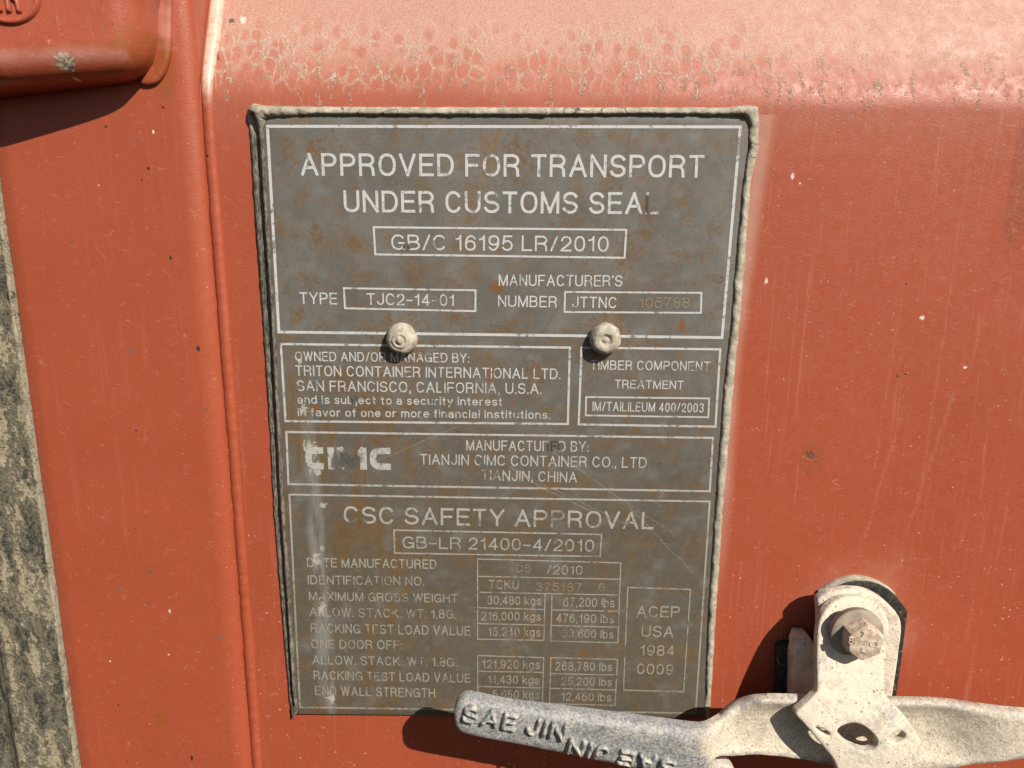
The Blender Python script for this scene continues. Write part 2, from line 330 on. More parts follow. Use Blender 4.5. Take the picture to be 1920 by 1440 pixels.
def letter_mat(stamped=False):
    t = T('stamped_dots' if stamped else 'bare_silver_lettering')
    c = plate_color(t)
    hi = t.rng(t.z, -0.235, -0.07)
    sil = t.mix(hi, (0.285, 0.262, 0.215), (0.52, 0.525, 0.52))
    sil = t.mix(t.mul(t.rng(t.noise(1400, 3, rough=0.7), 0.4, 0.7), 0.3), sil, (0.30, 0.285, 0.25))
    wear = t.rng(t.add(t.add(t.noise(560, 5, rough=0.72), t.mul(t.noise(75, 2), 0.55)), t.mul(hi, -0.07)), 0.74, 0.93)
    col = t.mix(t.mul(wear, 0.68), sil, c)
    blk = t.mul(t.rng(t.add(t.noise(300, 4, rough=0.65), t.mul(t.noise(55, 2), 0.7)), 0.95, 1.03), 0.62)
    blk = t.mx(blk, t.blot(762, 462, 0.0019, 0, 1.1), t.blot(1216, 382, 0.0030, 0, 1.7, 700, 0.3), t.mul(t.blot(655, 860, 0.0068, 0, 1.0, 300, 0.4), 0.9), t.mul(t.blot(634, 868, 0.004, 0, 1.4, 300, 0.4), 0.8),
               t.mul(t.blot(667, 985, 0.006, 0, 0.9, 300), .7), t.mul(t.blot(1040, 966, 0.006, 0, 1.2, 300), 0.4), t.blot(663, 748, 0.0022, 0, 1.2), t.blot(1038, 836, 0.0045, 0, 0.8, 300))
    col = t.mix(t.mul(blk, 0.93), col, (0.022, 0.020, 0.018))
    if stamped:
        dots = t.rng(t.vor(1900), 0.25, 0.5)
        col = t.mix(t.mul(dots, 0.7), (0.36, 0.30, 0.20), (0.10, 0.07, 0.04))
    n = t.bump(t.noise(2200, 3), 0.00004, 0.5)
    return t.done(col, 0.46, n, 0.0, 0.5)

def seal_mat():
    t = T('weathered_sealant')
    n1 = t.noise(240, 4, rough=0.65)
    col = t.mix(t.rng(n1, 0.3, 0.7), (0.26, 0.23, 0.172), (0.48, 0.43, 0.34))
    col = t.mix(t.mul(t.rng(t.noise(900, 3, rough=0.7), 0.5, 0.7), 0.5), col, (0.20, 0.17, 0.125))
    lf = t.inv(t.rng(t.x, -0.105, -0.075))                       # shade on the bead's left flank, painted dark into the seal colour
    lf = t.mul(lf, t.inv(t.rng(t.z, -0.006, 0.002)))
    stri = t.noise(1.0, 3, t.scl(2200, 300, 260), 0.6)
    col = t.mix(t.mul(lf, t.add(0.50, t.mul(t.rng(stri, 0.35, 0.65), 0.48))), col, (0.035, 0.031, 0.026))
    crack = t.vor(1.0, t.warp(t.scl(110, 110, 150), 250, 0.5), 'DISTANCE_TO_EDGE')
    ck = t.mul(t.inv(t.rng(crack, 0.006, 0.022)), t.rng(t.noise(60, 2), 0.48, 0.58))
    ck = t.mul(ck, t.rng(t.z, -0.02, 0.0, 0.25, 1.0))
    col = t.mix(t.mul(ck, 0.9), col, (0.04, 0.035, 0.03))
    h = t.add(t.mul(t.noise(1100, 4, rough=0.65), 1.0), t.mul(ck, -1.2))
    return t.done(col, 0.85, t.bump(h, 0.00035, 0.8), spec=0.2)

def cast_mat(name, dusty=1.0):
    t = T(name)
    met = t.mix(t.rng(t.noise(520, 3, rough=0.65), 0.3, 0.7), (0.20, 0.205, 0.21), (0.46, 0.455, 0.43))
    d = t.rng(t.add(t.noise(90, 3), t.mul(t.noise(420, 5, rough=0.75), 0.9)), 0.62, 1.12)
    d = t.clamp(t.add(t.mul(d, 1.1), dusty - 0.85))
    dust = t.mix(t.noise(60, 3), (0.64, 0.54, 0.41), (0.72, 0.65, 0.53))
    col = t.mix(d, met, dust)
    brn = t.rng(t.add(t.noise(120, 4, rough=0.6), t.mul(t.noise(700, 3, rough=0.7), 0.3)), 0.66, 0.84)
    col = t.mix(t.mul(brn, 0.5), col, (0.40, 0.31, 0.215))
    grit = t.rng(t.noise(1000, 4, rough=0.78), 0.31, 0.46)
    col = t.mix(t.mul(t.inv(grit), 0.5), col, (0.30, 0.25, 0.185))
    col = t.edge(col)
    wht = t.rng(t.noise(760, 4, rough=0.75), 0.54, 0.66)
    col = t.mix(t.mul(wht, 0.6), col, (0.68, 0.63, 0.53))
    pit = t.mx(t.specks(520, 0.26, 0.22, t.warp(t.p, 800, 0.0016)), t.mul(t.specks(1000, 0.30, 0.25, t.warp(t.p, 1500, 0.0009)), 0.8))
    col = t.mix(t.mul(pit, 0.72), col, (0.15, 0.13, 0.105))
    h = t.add(t.add(t.mul(t.noise(800, 5, rough=0.72), 1.4), t.mul(t.noise(240, 2), 1.5)), t.mul(pit, -0.7))
    return t.done(col, t.rng(d, 0, 1, 0.5, 0.8), t.bump(h, 0.00042, 0.85), 0.0, 0.3)

def lever_mat():
    t = T('galvanised_cast_lever')
    met = t.mix(t.rng(t.noise(700, 3, rough=0.7), 0.3, 0.7), (0.115, 0.121, 0.127), (0.385, 0.39, 0.39))
    dust = t.mix(t.noise(60, 3), (0.63, 0.53, 0.395), (0.70, 0.62, 0.49))
    right = t.rng(t.add(t.x, t.mul(t.ma('SUBTRACT', t.noise(120, 3), 0.5), 0.02)), at(1300, 1390, 0.036).x, at(1350, 1390, 0.036).x)
    grey = t.rng(t.add(t.noise(110, 3), t.mul(t.noise(500, 4, rough=0.7), 0.5)), 0.66, 0.98)
    d = t.clamp(t.add(t.mul(right, 0.85), t.mul(grey, 0.28)))
    col = t.mix(d, met, dust)
    pit = t.mx(t.specks(560, 0.26, 0.30, t.warp(t.p, 800, 0.0012)), t.mul(t.specks(1100, 0.30, 0.30, t.warp(t.p, 1500, 0.0006)), 0.9))
    col = t.mix(t.mul(pit, t.rng(right, 0, 1, 0.85, 0.45)), col, (0.085, 0.08, 0.075))
    wht = t.rng(t.noise(900, 3, rough=0.7), 0.56, 0.68)
    col = t.mix(t.mul(wht, 0.55), col, (0.64, 0.60, 0.51))
    brn = t.mul(t.rng(t.noise(120, 4, rough=0.6), 0.55, 0.7), right)
    col = t.mix(t.mul(brn, 0.5), col, (0.40, 0.30, 0.20))
    grit = t.rng(t.noise(1000, 4, rough=0.78), 0.38, 0.54)
    col = t.mix(t.mul(t.inv(grit), 0.5), col, (0.20, 0.180, 0.15))
    col = t.edge(col)
    h = t.add(t.add(t.mul(t.noise(800, 5, rough=0.72), 1.4), t.mul(t.noise(240, 2), 1.5)), t.mul(pit, -0.7))
    return t.done(col, t.rng(d, 0, 1, 0.42, 0.8), t.bump(h, 0.00035, 0.8), 0.0, 0.4)

def raised_mat():
    t = T('worn_cast_lettering')
    col = t.mix(t.rng(t.noise(600, 3, rough=0.7), 0.35, 0.65), (0.15, 0.153, 0.157), (0.38, 0.375, 0.36))
    col = t.mix(t.mul(t.rng(t.noise(300, 3), 0.5, 0.65), 0.6), col, (0.56, 0.50, 0.40))
    return t.done(col, 0.5, t.bump(t.noise(900, 3), 0.0003, 0.7), 0.0, 0.4)

def bolt_mat():
    t = T('dusty_rusted_bolt')
    d = t.rng(t.noise(330, 4, rough=0.65), 0.40, 0.62)
    col = t.mix(d, (0.40, 0.29, 0.215), (0.60, 0.50, 0.40))
    col = t.mix(t.mul(t.specks(800, 0.25, 0.25), 0.6), col, (0.16, 0.10, 0.075))
    return t.done(col, 0.8, t.bump(t.noise(700, 4, rough=0.65), 0.0005, 0.8), spec=0.25)

def washer_mat():
    t = T('dusty_flat_washer')
    col = t.mix(t.rng(t.noise(160, 3), 0.3, 0.7), (0.23, 0.190, 0.148), (0.35, 0.290, 0.225))
    col = t.mix(t.mul(t.specks(900, 0.2, 0.12), 0.4), col, (0.14, 0.11, 0.08))
    return t.done(col, 0.6, t.bump(t.noise(900, 3), 0.0001, 0.5), spec=0.35)

def rivet_mat():
    t = T('dusty_rivet')
    col = t.mix(t.rng(t.noise(420, 4, rough=0.65), 0.35, 0.65), (0.30, 0.265, 0.205), (0.50, 0.45, 0.365))
    col = t.mix(t.mul(t.specks(900, 0.25, 0.2), 0.5), col, (0.12, 0.09, 0.06))
    col = t.mix(t.mul(t.rng(t.noise(190, 3), 0.56, 0.68), 0.5), col, (0.25, 0.17, 0.10))
    return t.done(col, 0.75, t.bump(t.noise(800, 4, rough=0.65), 0.0004, 0.7), spec=0.25)

def gasket_mat():
    t = T('muddy_black_rubber')
    v = t.warp(t.scl(1, 1, 0.26), 170, 0.008)
    m = t.add(t.noise(125, 6, v, 0.66), t.mul(t.noise(560, 4, rough=0.7), 0.30))
    k = t.rng(m, 0.64, 0.71)
    mud = t.mix(t.rng(t.noise(800, 3), 0.3, 0.7), (0.235, 0.195, 0.13), (0.385, 0.33, 0.225))
    mid = t.mix(t.rng(m, 0.56, 0.66), (0.036, 0.036, 0.030), (0.165, 0.145, 0.10))
    mid = t.mix(t.mul(t.rng(t.noise(1300, 3, rough=0.7), 0.5, 0.66), 0.5), mid, (0.22, 0.195, 0.14))
    col = t.mix(k, mid, mud)
    lip = t.mul(t.rng(t.x, X_SEAM - 0.0021, X_SEAM - 0.0014), t.rng(t.noise(300, 3), 0.25, 0.5))
    col = t.mix(t.mul(lip, 0.75), col, (0.46, 0.40, 0.29))
    h = t.add(t.mul(k, 1.2), t.mul(t.noise(900, 4, rough=0.65), 0.8))
    return t.done(col, 0.85, t.bump(h, 0.0006, 0.8), spec=0.2)

def rubber_mat():
    t = T('black_rubber_pad')
    col = t.mix(t.rng(t.noise(500, 4, rough=0.7), 0.45, 0.75), (0.020, 0.019, 0.016), (0.085, 0.076, 0.055))
    fib = t.inv(t.rng(t.vor(1.0, t.warp(t.scl(260, 260, 200), 400, 0.9), 'DISTANCE_TO_EDGE'), 0.01, 0.03))
    col = t.mix(t.mul(t.mul(fib, t.rng(t.noise(200, 1), 0.6, 0.68)), 0.6), col, (0.40, 0.34, 0.24))
    return t.done(col, 0.7, t.bump(t.noise(900, 3), 0.0002, 0.6), spec=0.3)

PAINT_P = paint('weathered_red_paint_panel', True)
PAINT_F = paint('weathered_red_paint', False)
STEEL, LET, STAMP = plate_mat(), letter_mat(), letter_mat(True)
SEAL, CAST, LEVER, RAISED, BOLT, RIVET, GASKET, RUBBER, WASHER = seal_mat(), cast_mat('dusty_cast_steel', 1.12), lever_mat(), raised_mat(), bolt_mat(), rivet_mat(), gasket_mat(), rubber_mat(), washer_mat()

def nz(x, y, z, s): return mnoise.noise(Vector((x * s, y * s, z * s)))

# ------------------------------------------------------------------ container door
door = empty('container_door', at(960, 1440, WALL), 'weathered orange red steel container door with a dust stained slope along the top', 'container door')

H_FRAME = 0.0026
def panel_h(z):
    """height of the pressed panel (relative to the plate face) along z"""
    r = 0.007; k = math.tan(math.radians(26))
    d = z - Z_BEND
    if d < -r: return WALL
    if d < r: return WALL - k * (d + r) ** 2 / (4 * r)
    return WALL - k * d
def grid_mesh(name, xs, zs, fh, mat, parent, x0=0.0, **kw):
    v = [(x + x0, -fh(x, z), z) for z in zs for x in xs]; n = len(xs)
    f = [(j * n + i, j * n + i + 1, (j + 1) * n + i + 1, (j + 1) * n + i) for j in range(len(zs) - 1) for i in range(n - 1)]
    return link(name, v, f, mat, parent, **kw)
zs = list(np.linspace(-0.60, Z_BEND - 0.012, 100)) + list(np.linspace(Z_BEND - 0.0115, Z_BEND + 0.012, 26)) + list(np.linspace(Z_BEND + 0.0125, 0.14, 24))
xs = np.linspace(X_CREASE - 0.002, 0.60, 150)
grid_mesh('door_panel', xs, zs, lambda x, z: panel_h(z + 0.0012 * nz(x, 0, 0, 25)) + 0.0006 * nz(x, z, 2, 12), PAINT_P, door)

# left frame member: flat face, rolled right edge, then a side wall running back
R_E = 0.0085
prof = [(X_SEAM, -0.012), (X_SEAM, H_FRAME - 0.0006), (X_SEAM + 0.0006, H_FRAME)]
xf = X_CREASE - 0.0092
for i in range(1, 14): prof.append((X_SEAM + 0.0006 + (xf - X_SEAM - 0.0006) * i / 13, H_FRAME))
for i in range(1, 15):
    a = math.radians(90 * i / 14)
    prof.append((xf + 0.0088 * math.sin(a), H_FRAME - 0.0052 * (1 - math.cos(a))))
prof += [(X_CREASE - 0.0004 + 0.0001, -0.0075), (X_CREASE - 0.0002, -0.05)]
zf = np.linspace(-0.60, 0.14, 200)
vf, ff = [], []
for z in zf:
    for (x, h) in prof:
        on = 1.0 if h > -0.01 else 0.0
        vf.append((x + on * 0.0003 * nz(x * 0.1, z, 5, 40), -(h + on * 0.00025 * nz(x, z, 9, 22)), z))
n = len(prof)
for j in range(len(zf) - 1):
    for i in range(n - 1):
        ff.append((j * n + i, j * n + i + 1, (j + 1) * n + i + 1, (j + 1) * n + i))
link('side_frame', vf, ff, PAINT_F, door, sharp=50)

# weld bead in the corner between frame and panel
vb, fb = [], []
zb = np.linspace(-0.60, 0.13, 620); NS = 10
for j, z in enumerate(zb):
    r = 0.0027 * (1 + 0.10 * nz(0, 0, z, 90) + 0.07 * nz(3, 1, z, 260))
    if z > Z_BEND: r *= 1 + 0.35 * min(1, (z - Z_BEND) / 0.02)
    cx = X_CREASE + 0.0022 + 0.0003 * nz(2, 0, z, 45); ch = panel_h(z) - 0.0009
    for i in range(NS):
        a = math.pi * (-0.12 + 1.24 * i / (NS - 1))
        vb.append((cx - r * math.cos(a), -(ch + r * 0.95 * math.sin(a)), z))
for j in range(len(zb) - 1):
    for i in range(NS - 1):
        fb.append((j * NS + i, j * NS + i + 1, (j + 1) * NS + i + 1, (j + 1) * NS + i))
link('weld_bead', vb, fb, PAINT_F, door)

# rubber gasket left of the frame
gx = list(np.linspace(-0.16, -0.0012, 90)) + [-0.0006, -0.0001, 0.0]
def gas_h(u, z):
    h = H_FRAME + 0.0010
    if u > -0.0028: h += 0.0007
    if u < -0.030: h -= min(0.011, (-0.030 - u) * 0.9)
    if u < -0.046: h += min(0.010, (-0.046 - u) * 0.8)
    h += 0.0005 * nz(u, z, 1, 120) + 0.0003 * nz(u, z, 4, 420)
    if u > -0.00005: h = H_FRAME - 0.004
    return h
grid_mesh('door_gasket', gx, list(np.linspace(-0.60, 0.14, 600)), gas_h, GASKET, door, x0=X_SEAM - 0.0003, sharp=70)

# ------------------------------------------------------------------ solids from outlines
def resample(pts, step, closed=True, smooth=True):
    P = np.array(pts, float)
    if smooth:
        out = []; n = len(P)
        for i in range(n):
            p0, p1, p2, p3 = P[i - 1], P[i], P[(i + 1) % n], P[(i + 2) % n]
            a = np.linalg.norm(p2 - p1); m1 = (p2 - p0) / 2; m2 = (p3 - p1) / 2
            for m in (m1, m2):
                L = np.linalg.norm(m)
                if L > a: m *= a / L
            k = max(2, int(a / step))
            for t in np.linspace(0, 1, k, endpoint=False):
                t2, t3 = t * t, t * t * t
                out.append((2 * t3 - 3 * t2 + 1) * p1 + (t3 - 2 * t2 + t) * m1 + (-2 * t3 + 3 * t2) * p2 + (t3 - t2) * m2)
        return np.array(out)
    out = []
    for i in range(len(P)):
        a, b = P[i], P[(i + 1) % len(P)]
        k = max(1, int(np.linalg.norm(b - a) / step))
        for t in np.linspace(0, 1, k, endpoint=False): out.append(a + (b - a) * t)
    return np.array(out)
def dist_to(P, loops):
    D = np.full(len(P), 1e9)
    for L in loops:
        A = L; B = np.roll(L, -1, axis=0); d = B - A; dd = (d * d).sum(1) + 1e-18
        for s in range(0, len(P), 2000):
            Q = P[s:s + 2000]
            t = np.clip(((Q[:, None] - A[None]) * d[None]).sum(2) / dd, 0, 1)
            e = Q[:, None] - (A[None] + t[..., None] * d[None])
            D[s:s + 2000] = np.minimum(D[s:s + 2000], np.sqrt((e * e).sum(2)).min(1))
    return D
def inside(P, L):
    x, y = P[:, 0], P[:, 1]; c = np.zeros(len(P), bool)
    A = L; B = np.roll(L, -1, axis=0)
    for a, b in zip(A, B):
        k = (a[1] > y) != (b[1] > y)
        if k.any(): c[k] ^= x[k] < (b[0] - a[0]) * (y[k] - a[1]) / (b[1] - a[1]) + a[0]
    return c
def solid(name, outline, H, thick, mat, parent, holes=(), r=0.0012, grid=0.0012, hf=None, px=True, smooth=True, rough=0.0, step=None, label=None, sharp=42):
    """a plate with real thickness: outline (photo points at height H, or x/z), rounded front edge, sculpted front"""
    conv = (lambda q: [at2(a, b, H) for a, b in q]) if px else (lambda q: list(q))
    st = step or grid
    loops = [resample(conv(outline), st, smooth=smooth)] + [resample(conv(h), st, smooth=True) for h in holes]
    def ccw(L):
        a = (L[:, 0] * np.roll(L[:, 1], -1) - np.roll(L[:, 0], -1) * L[:, 1]).sum(); return L if a > 0 else L[::-1]
    loops = [ccw(loops[0])] + [ccw(l)[::-1] for l in loops[1:]]
    pts = [l for l in loops]; extra = []
    for l in loops:
        tn = np.roll(l, -1, 0) - np.roll(l, 1, 0); tn /= np.linalg.norm(tn, axis=1)[:, None] + 1e-12
        nn = np.stack([-tn[:, 1], tn[:, 0]], 1)
        for k in (0.10, 0.35, 0.9):
            extra.append((l + nn * r * k, r * k))
    O = loops[0]; lo, hi = O.min(0), O.max(0)
    gx = np.arange(lo[0], hi[0], grid); gz = np.arange(lo[1], hi[1], grid)
    G = np.stack(np.meshgrid(gx, gz), -1).reshape(-1, 2); G += (np.random.RandomState(3).rand(*G.shape) - 0.5) * grid * 0.3
    k = inside(G, O)
    for h in loops[1:]: k &= ~inside(G, h)
    G = G[k]; G = G[dist_to(G, loops) > max(r * 1.15, grid * 0.4)]
    ring = []
    for E, d in extra:
        kk = inside(E, O)
        for h in loops[1:]: kk &= ~inside(E, h)
        E = E[kk]; E = E[dist_to(E, loops) > d * 0.8]; ring.append(E)
    allp = np.concatenate(pts + ring + [G])
    edges = []; o = 0
    for l in loops:
        m = len(l); edges += [(o + i, o + (i + 1) % m) for i in range(m)]; o += m
    res = delaunay_2d_cdt([Vector((a * 1000, b * 1000)) for a, b in allp], edges, [], 0, 1e-6)
    V = np.array([(v.x / 1000, v.y / 1000) for v in res[0]])
    tri = [tuple(f) for f in res[2]]
    cen = np.array([V[list(f)].mean(0) for f in tri])
    k = inside(cen, O)
    for h in loops[1:]: k &= ~inside(cen, h)
    tri = [f for f, q in zip(tri, k) if q]
    used = sorted({i for f in tri for i in f}); remap = {a: b for b, a in enumerate(used)}
    V = V[used]; tri = [tuple(remap[i] for i in f) for f in tri]
    D = np.minimum(dist_to(V, loops), r)
    hh = H - r + np.sqrt(np.maximum(r * r - (r - D) ** 2, 0))
    front = []
    for (x, z), h in zip(V, hh):
        q = h + (hf(x, z) if hf else 0.0) + (rough * (nz(x, z, 1, 130) + 0.5 * nz(x, z, 3, 330)) if rough else 0.0)
        front.append((x, -q, z))
    N = len(V)
    back = [(x, -(H - thick + (hf(x, z) if hf else 0.0)), z) for x, z in V]
    faces = list(tri) + [tuple(N + i for i in reversed(f)) for f in tri]
    cnt = {}
    for f in tri:
        for i in range(3):
            e = (f[i], f[(i + 1) % 3]); cnt[tuple(sorted(e))] = cnt.get(tuple(sorted(e)), []) + [e]
    for e in cnt.values():
        if len(e) == 1: a, b = e[0]; faces.append((b, a, N + a, N + b))
    return link(name, front + back, faces, mat, parent, sharp=sharp, label=label)

# ------------------------------------------------------------------ stroke font
def arc(cx, cz, rx, rz, a0, a1, n=None, e=2.0):
    n = n or max(5, int(abs(a1 - a0) / 15)); o = []
    for i in range(n + 1):
        a = math.radians(a0 + (a1 - a0) * i / n); c, s = math.cos(a), math.sin(a)
        o.append((cx + rx * math.copysign(abs(c) ** (2 / e), c), cz + rz * math.copysign(abs(s) ** (2 / e), s)))
    return o
L_ = lambda *p: list(p)
oo = lambda cx, cz, rx, rz: arc(cx, cz, rx, rz, 0, 360, 28, 2.3)
GL = {
 'A': (.74, [[(0, 0), (.5, 1)], [(1, 0), (.5, 1)], [(.24, .34), (.76, .34)]]),
 'B': (.66, [[(0, 0), (0, 1)], [(0, 1), (.5, 1)] + arc(.5, .765, .42, .235, 90, -90) + [(0, .53)], [(0, .53), (.55, .53)] + arc(.55, .265, .45, .265, 90, -90) + [(0, 0)]]),
 'C': (.70, [arc(.5, .5, .5, .5, 38, 322, 22, 2.25)]),
 'D': (.70, [[(0, 0), (0, 1)], [(0, 1), (.42, 1)] + arc(.42, .5, .58, .5, 90, -90, 14, 2.2) + [(0, 0)]]),
 'E': (.60, [[(0, 0), (0, 1)], [(0, 1), (1, 1)], [(0, .52), (.9, .52)], [(0, 0), (1, 0)]]),
 'F': (.58, [[(0, 0), (0, 1)], [(0, 1), (1, 1)], [(0, .50), (.88, .50)]]),
 'G': (.74, [arc(.5, .5, .5, .5, 40, 345, 24, 2.25), [(.58, .45), (1, .45)], [(1, .45), (1, .02)]]),
 'H': (.68, [[(0, 0), (0, 1)], [(1, 0), (1, 1)], [(0, .52), (1, .52)]]),
 'I': (.0, [[(.5, 0), (.5, 1)]]),
 'J': (.50, [[(1, 1), (1, .28)] + arc(.5, .28, .5, .28, 0, -175)]),
 'K': (.68, [[(0, 0), (0, 1)], [(0, .36), (.95, 1)], [(.34, .58), (1, 0)]]),
 'L': (.54, [[(0, 0), (0, 1)], [(0, 0), (1, 0)]]),
 'M': (.82, [[(0, 0), (0, 1)], [(.02, 1), (.5, .02)], [(.5, .02), (.98, 1)], [(1, 1), (1, 0)]]),
 'N': (.68, [[(0, 0), (0, 1)], [(.02, 1), (.98, 0)], [(1, 0), (1, 1)]]),
 'O': (.74, [oo(.5, .5, .5, .5)]),
 'P': (.64, [[(0, 0), (0, 1)], [(0, 1), (.56, 1)] + arc(.56, .735, .44, .265, 90, -90) + [(0, .47)]]),
 'R': (.68, [[(0, 0), (0, 1)], [(0, 1), (.56, 1)] + arc(.56, .745, .40, .255, 90, -90) + [(0, .49)], [(.50, .49), (.78, .44), (.92, .30), (.96, 0)]]),
 'S': (.66, [arc(.5, .745, .47, .255, 22, 270, 16) + arc(.5, .25, .5, .25, 85, -165, 16)]),
 'T': (.62, [[(.5, 0), (.5, 1)], [(0, 1), (1, 1)]]),
 'U': (.68, [[(0, 1), (0, .32)] + arc(.5, .32, .5, .32, 180, 360, 14, 2.2) + [(1, 1)]]),
 'V': (.70, [[(0, 1), (.5, 0)], [(1, 1), (.5, 0)]]),
 'W': (1.0, [[(0, 1), (.25, 0)], [(.25, 0), (.5, 1)], [(.5, 1), (.75, 0)], [(.75, 0), (1, 1)]]),
 'X': (.68, [[(0, 0), (1, 1)], [(0, 1), (1, 0)]]),
 'Y': (.68, [[(0, 1), (.5, .44)], [(1, 1), (.5, .44)], [(.5, .44), (.5, 0)]]),
 '0': (.56, [oo(.5, .5, .5, .5)]),
 '1': (.34, [[(.85, 0), (.85, 1)], [(.85, .98), (.55, .80), (.1, .76)]]),
 '2': (.56, [arc(.5, .70, .48, .30, 172, -28, 14) + [(.55, .33), (.12, .12), (0, 0)], [(0, 0), (1, 0)]]),
 '3': (.56, [arc(.48, .755, .44, .245, 155, -85, 14), arc(.48, .265, .52, .265, 85, -158, 14)]),
 '4': (.58, [[(.74, 0), (.74, 1)], [(.74, 1), (0, .26)], [(0, .26), (1, .26)]]),
 '5': (.56, [[(.94, 1), (.16, 1)], [(.16, 1), (.06, .47)], arc(.48, .33, .52, .33, 150, -150, 16)]),
 '6': (.56, [oo(.5, .31, .5, .31), arc(.56, .45, .56, .55, 190, 42, 12)]),
 '7': (.54, [[(0, 1), (1, 1)], [(1, 1), (.55, .50), (.32, 0)]]),
 '8': (.56, [oo(.5, .765, .44, .235), oo(.5, .265, .5, .265)]),
 '9': (.56, [oo(.5, .69, .5, .31), arc(.44, .55, .56, .55, 10, -138, 12)]),
 '/': (.36, [[(0, 0), (1, 1)]]), '-': (.44, [[(0, .42), (1, .42)]]),
 '.': (.0, [[(.5, -.01), (.5, .03)]]), ',': (.06, [[(.8, .05), (.5, -.16)]]), ':': (.0, [[(.5, -.01), (.5, .03)], [(.5, .56), (.5, .60)]]), "'": (.0, [[(.5, .84), (.5, 1)]]),
 'a': (.52, [[(.94, 0), (.94, .48)] + arc(.5, .48, .44, .22, 0, 160, 10), oo(.46, .20, .46, .20)]),
 'b': (.54, [[(0, 0), (0, 1)], oo(.5, .35, .5, .35)]), 'c': (.50, [arc(.5, .35, .5, .35, 45, 315)]),
 'd': (.54, [[(1, 0), (1, 1)], oo(.5, .35, .5, .35)]), 'e': (.54, [[(0, .37), (1, .37)], arc(.5, .35, .5, .35, 0, 318)]),
 'f': (.30, [[(.4, 0), (.4, .78)] + arc(.8, .78, .4, .22, 180, 95), [(0, .67), (.9, .67)]]),
 'g': (.54, [oo(.5, .36, .5, .34), [(1, .70), (1, -.06)] + arc(.5, -.06, .5, .22, 0, -155)]),
 'i': (.0, [[(.5, 0), (.5, .70)], [(.5, .94), (.5, 1.0)]]), 'j': (.10, [[(.9, .70), (.9, -.14)] + arc(.2, -.14, .7, .12, 0, -90), [(.9, .94), (.9, 1.0)]]),
 'k': (.50, [[(0, 0), (0, 1)], [(0, .26), (.9, .70)], [(.36, .44), (1, 0)]]), 'l': (.0, [[(.5, 0), (.5, 1)]]),
 'm': (.84, [[(0, 0), (0, .70)], arc(.25, .42, .25, .28, 180, 0) + [(.5, 0)], arc(.75, .42, .25, .28, 180, 0) + [(1, 0)]]),
 'n': (.50, [[(0, 0), (0, .70)], arc(.5, .38, .5, .32, 180, 0) + [(1, 0)]]), 'o': (.54, [oo(.5, .35, .5, .35)]),
 'r': (.32, [[(0, 0), (0, .70)], arc(.8, .40, .8, .30, 170, 80)]),
 's': (.48, [arc(.5, .525, .46, .175, 25, 270, 14) + arc(.5, .175, .5, .175, 85, -162, 14)]),
 't': (.30, [[(.4, .92), (.4, .16)] + arc(.8, .16, .4, .16, 180, 275), [(0, .67), (.9, .67)]]),
 'u': (.50, [[(0, .70), (0, .30)] + arc(.5, .30, .5, .30, 180, 360) + [(1, .30)], [(1, 0), (1, .70)]]),
 'v': (.50, [[(0, .70), (.5, 0)], [(1, .70), (.5, 0)]]), 'y': (.50, [[(0, .70), (.5, .02)], [(1, .70), (.42, -.14), (.12, -.24)]]),
}
def layout(txt, W, H, t, gap=.17, space=.40):
    """stroke centre lines of a text W wide and H high"""
    adv = []; x = 0.0
    for i, ch in enumerate(txt):
        if ch == ' ': x += space; continue
        adv.append((ch, x)); x += GL[ch][0] + t / H + gap
    # width of strokes stays fixed, letter bodies are stretched
    tot = x - gap
    out = []; tt = t
    kx = W / tot
    for ch, x0 in adv:
        w, st = GL[ch]; bw = max((w + t / H) * kx - tt, 0.0)
        for s in st:
            out.append([(x0 * kx + tt / 2 + p[0] * bw, tt / 2 + p[1] * (H - tt)) for p in s])
    return out
def ribbon(st, t):
    P = [np.array(p) for p in st]
    closed = np.linalg.norm(P[0] - P[-1]) < 1e-9
    Q = [P[0]]
    for p in P[1:]:
        if np.linalg.norm(p - Q[-1]) > t * 0.03: Q.append(p)
    P = Q
    if closed: P[-1] = P[0]
    if len(P) < 2: return [], []
    if not closed:
        d = P[1] - P[0]; P[0] = P[0] - d / np.linalg.norm(d) * t / 2
        d = P[-1] - P[-2]; P[-1] = P[-1] + d / np.linalg.norm(d) * t / 2
    n = len(P); L, R = [], []
    for i in range(n):
        if closed: a = P[(i - 1) % (n - 1)] if i else P[n - 2]; b = P[(i + 1) % (n - 1)] if i < n - 1 else P[1]
        else: a = P[max(i - 1, 0)]; b = P[min(i + 1, n - 1)]
        d = b - a; d = d / (np.linalg.norm(d) + 1e-12); nn = np.array([-d[1], d[0]])
        L.append(P[i] + nn * t / 2); R.append(P[i] - nn * t / 2)
    v = []; f = []
    for i in range(n): v += [L[i], R[i]]
    for i in range(n - 1): f.append((2 * i, 2 * i + 1, 2 * i + 3, 2 * i + 2))
    return v, f
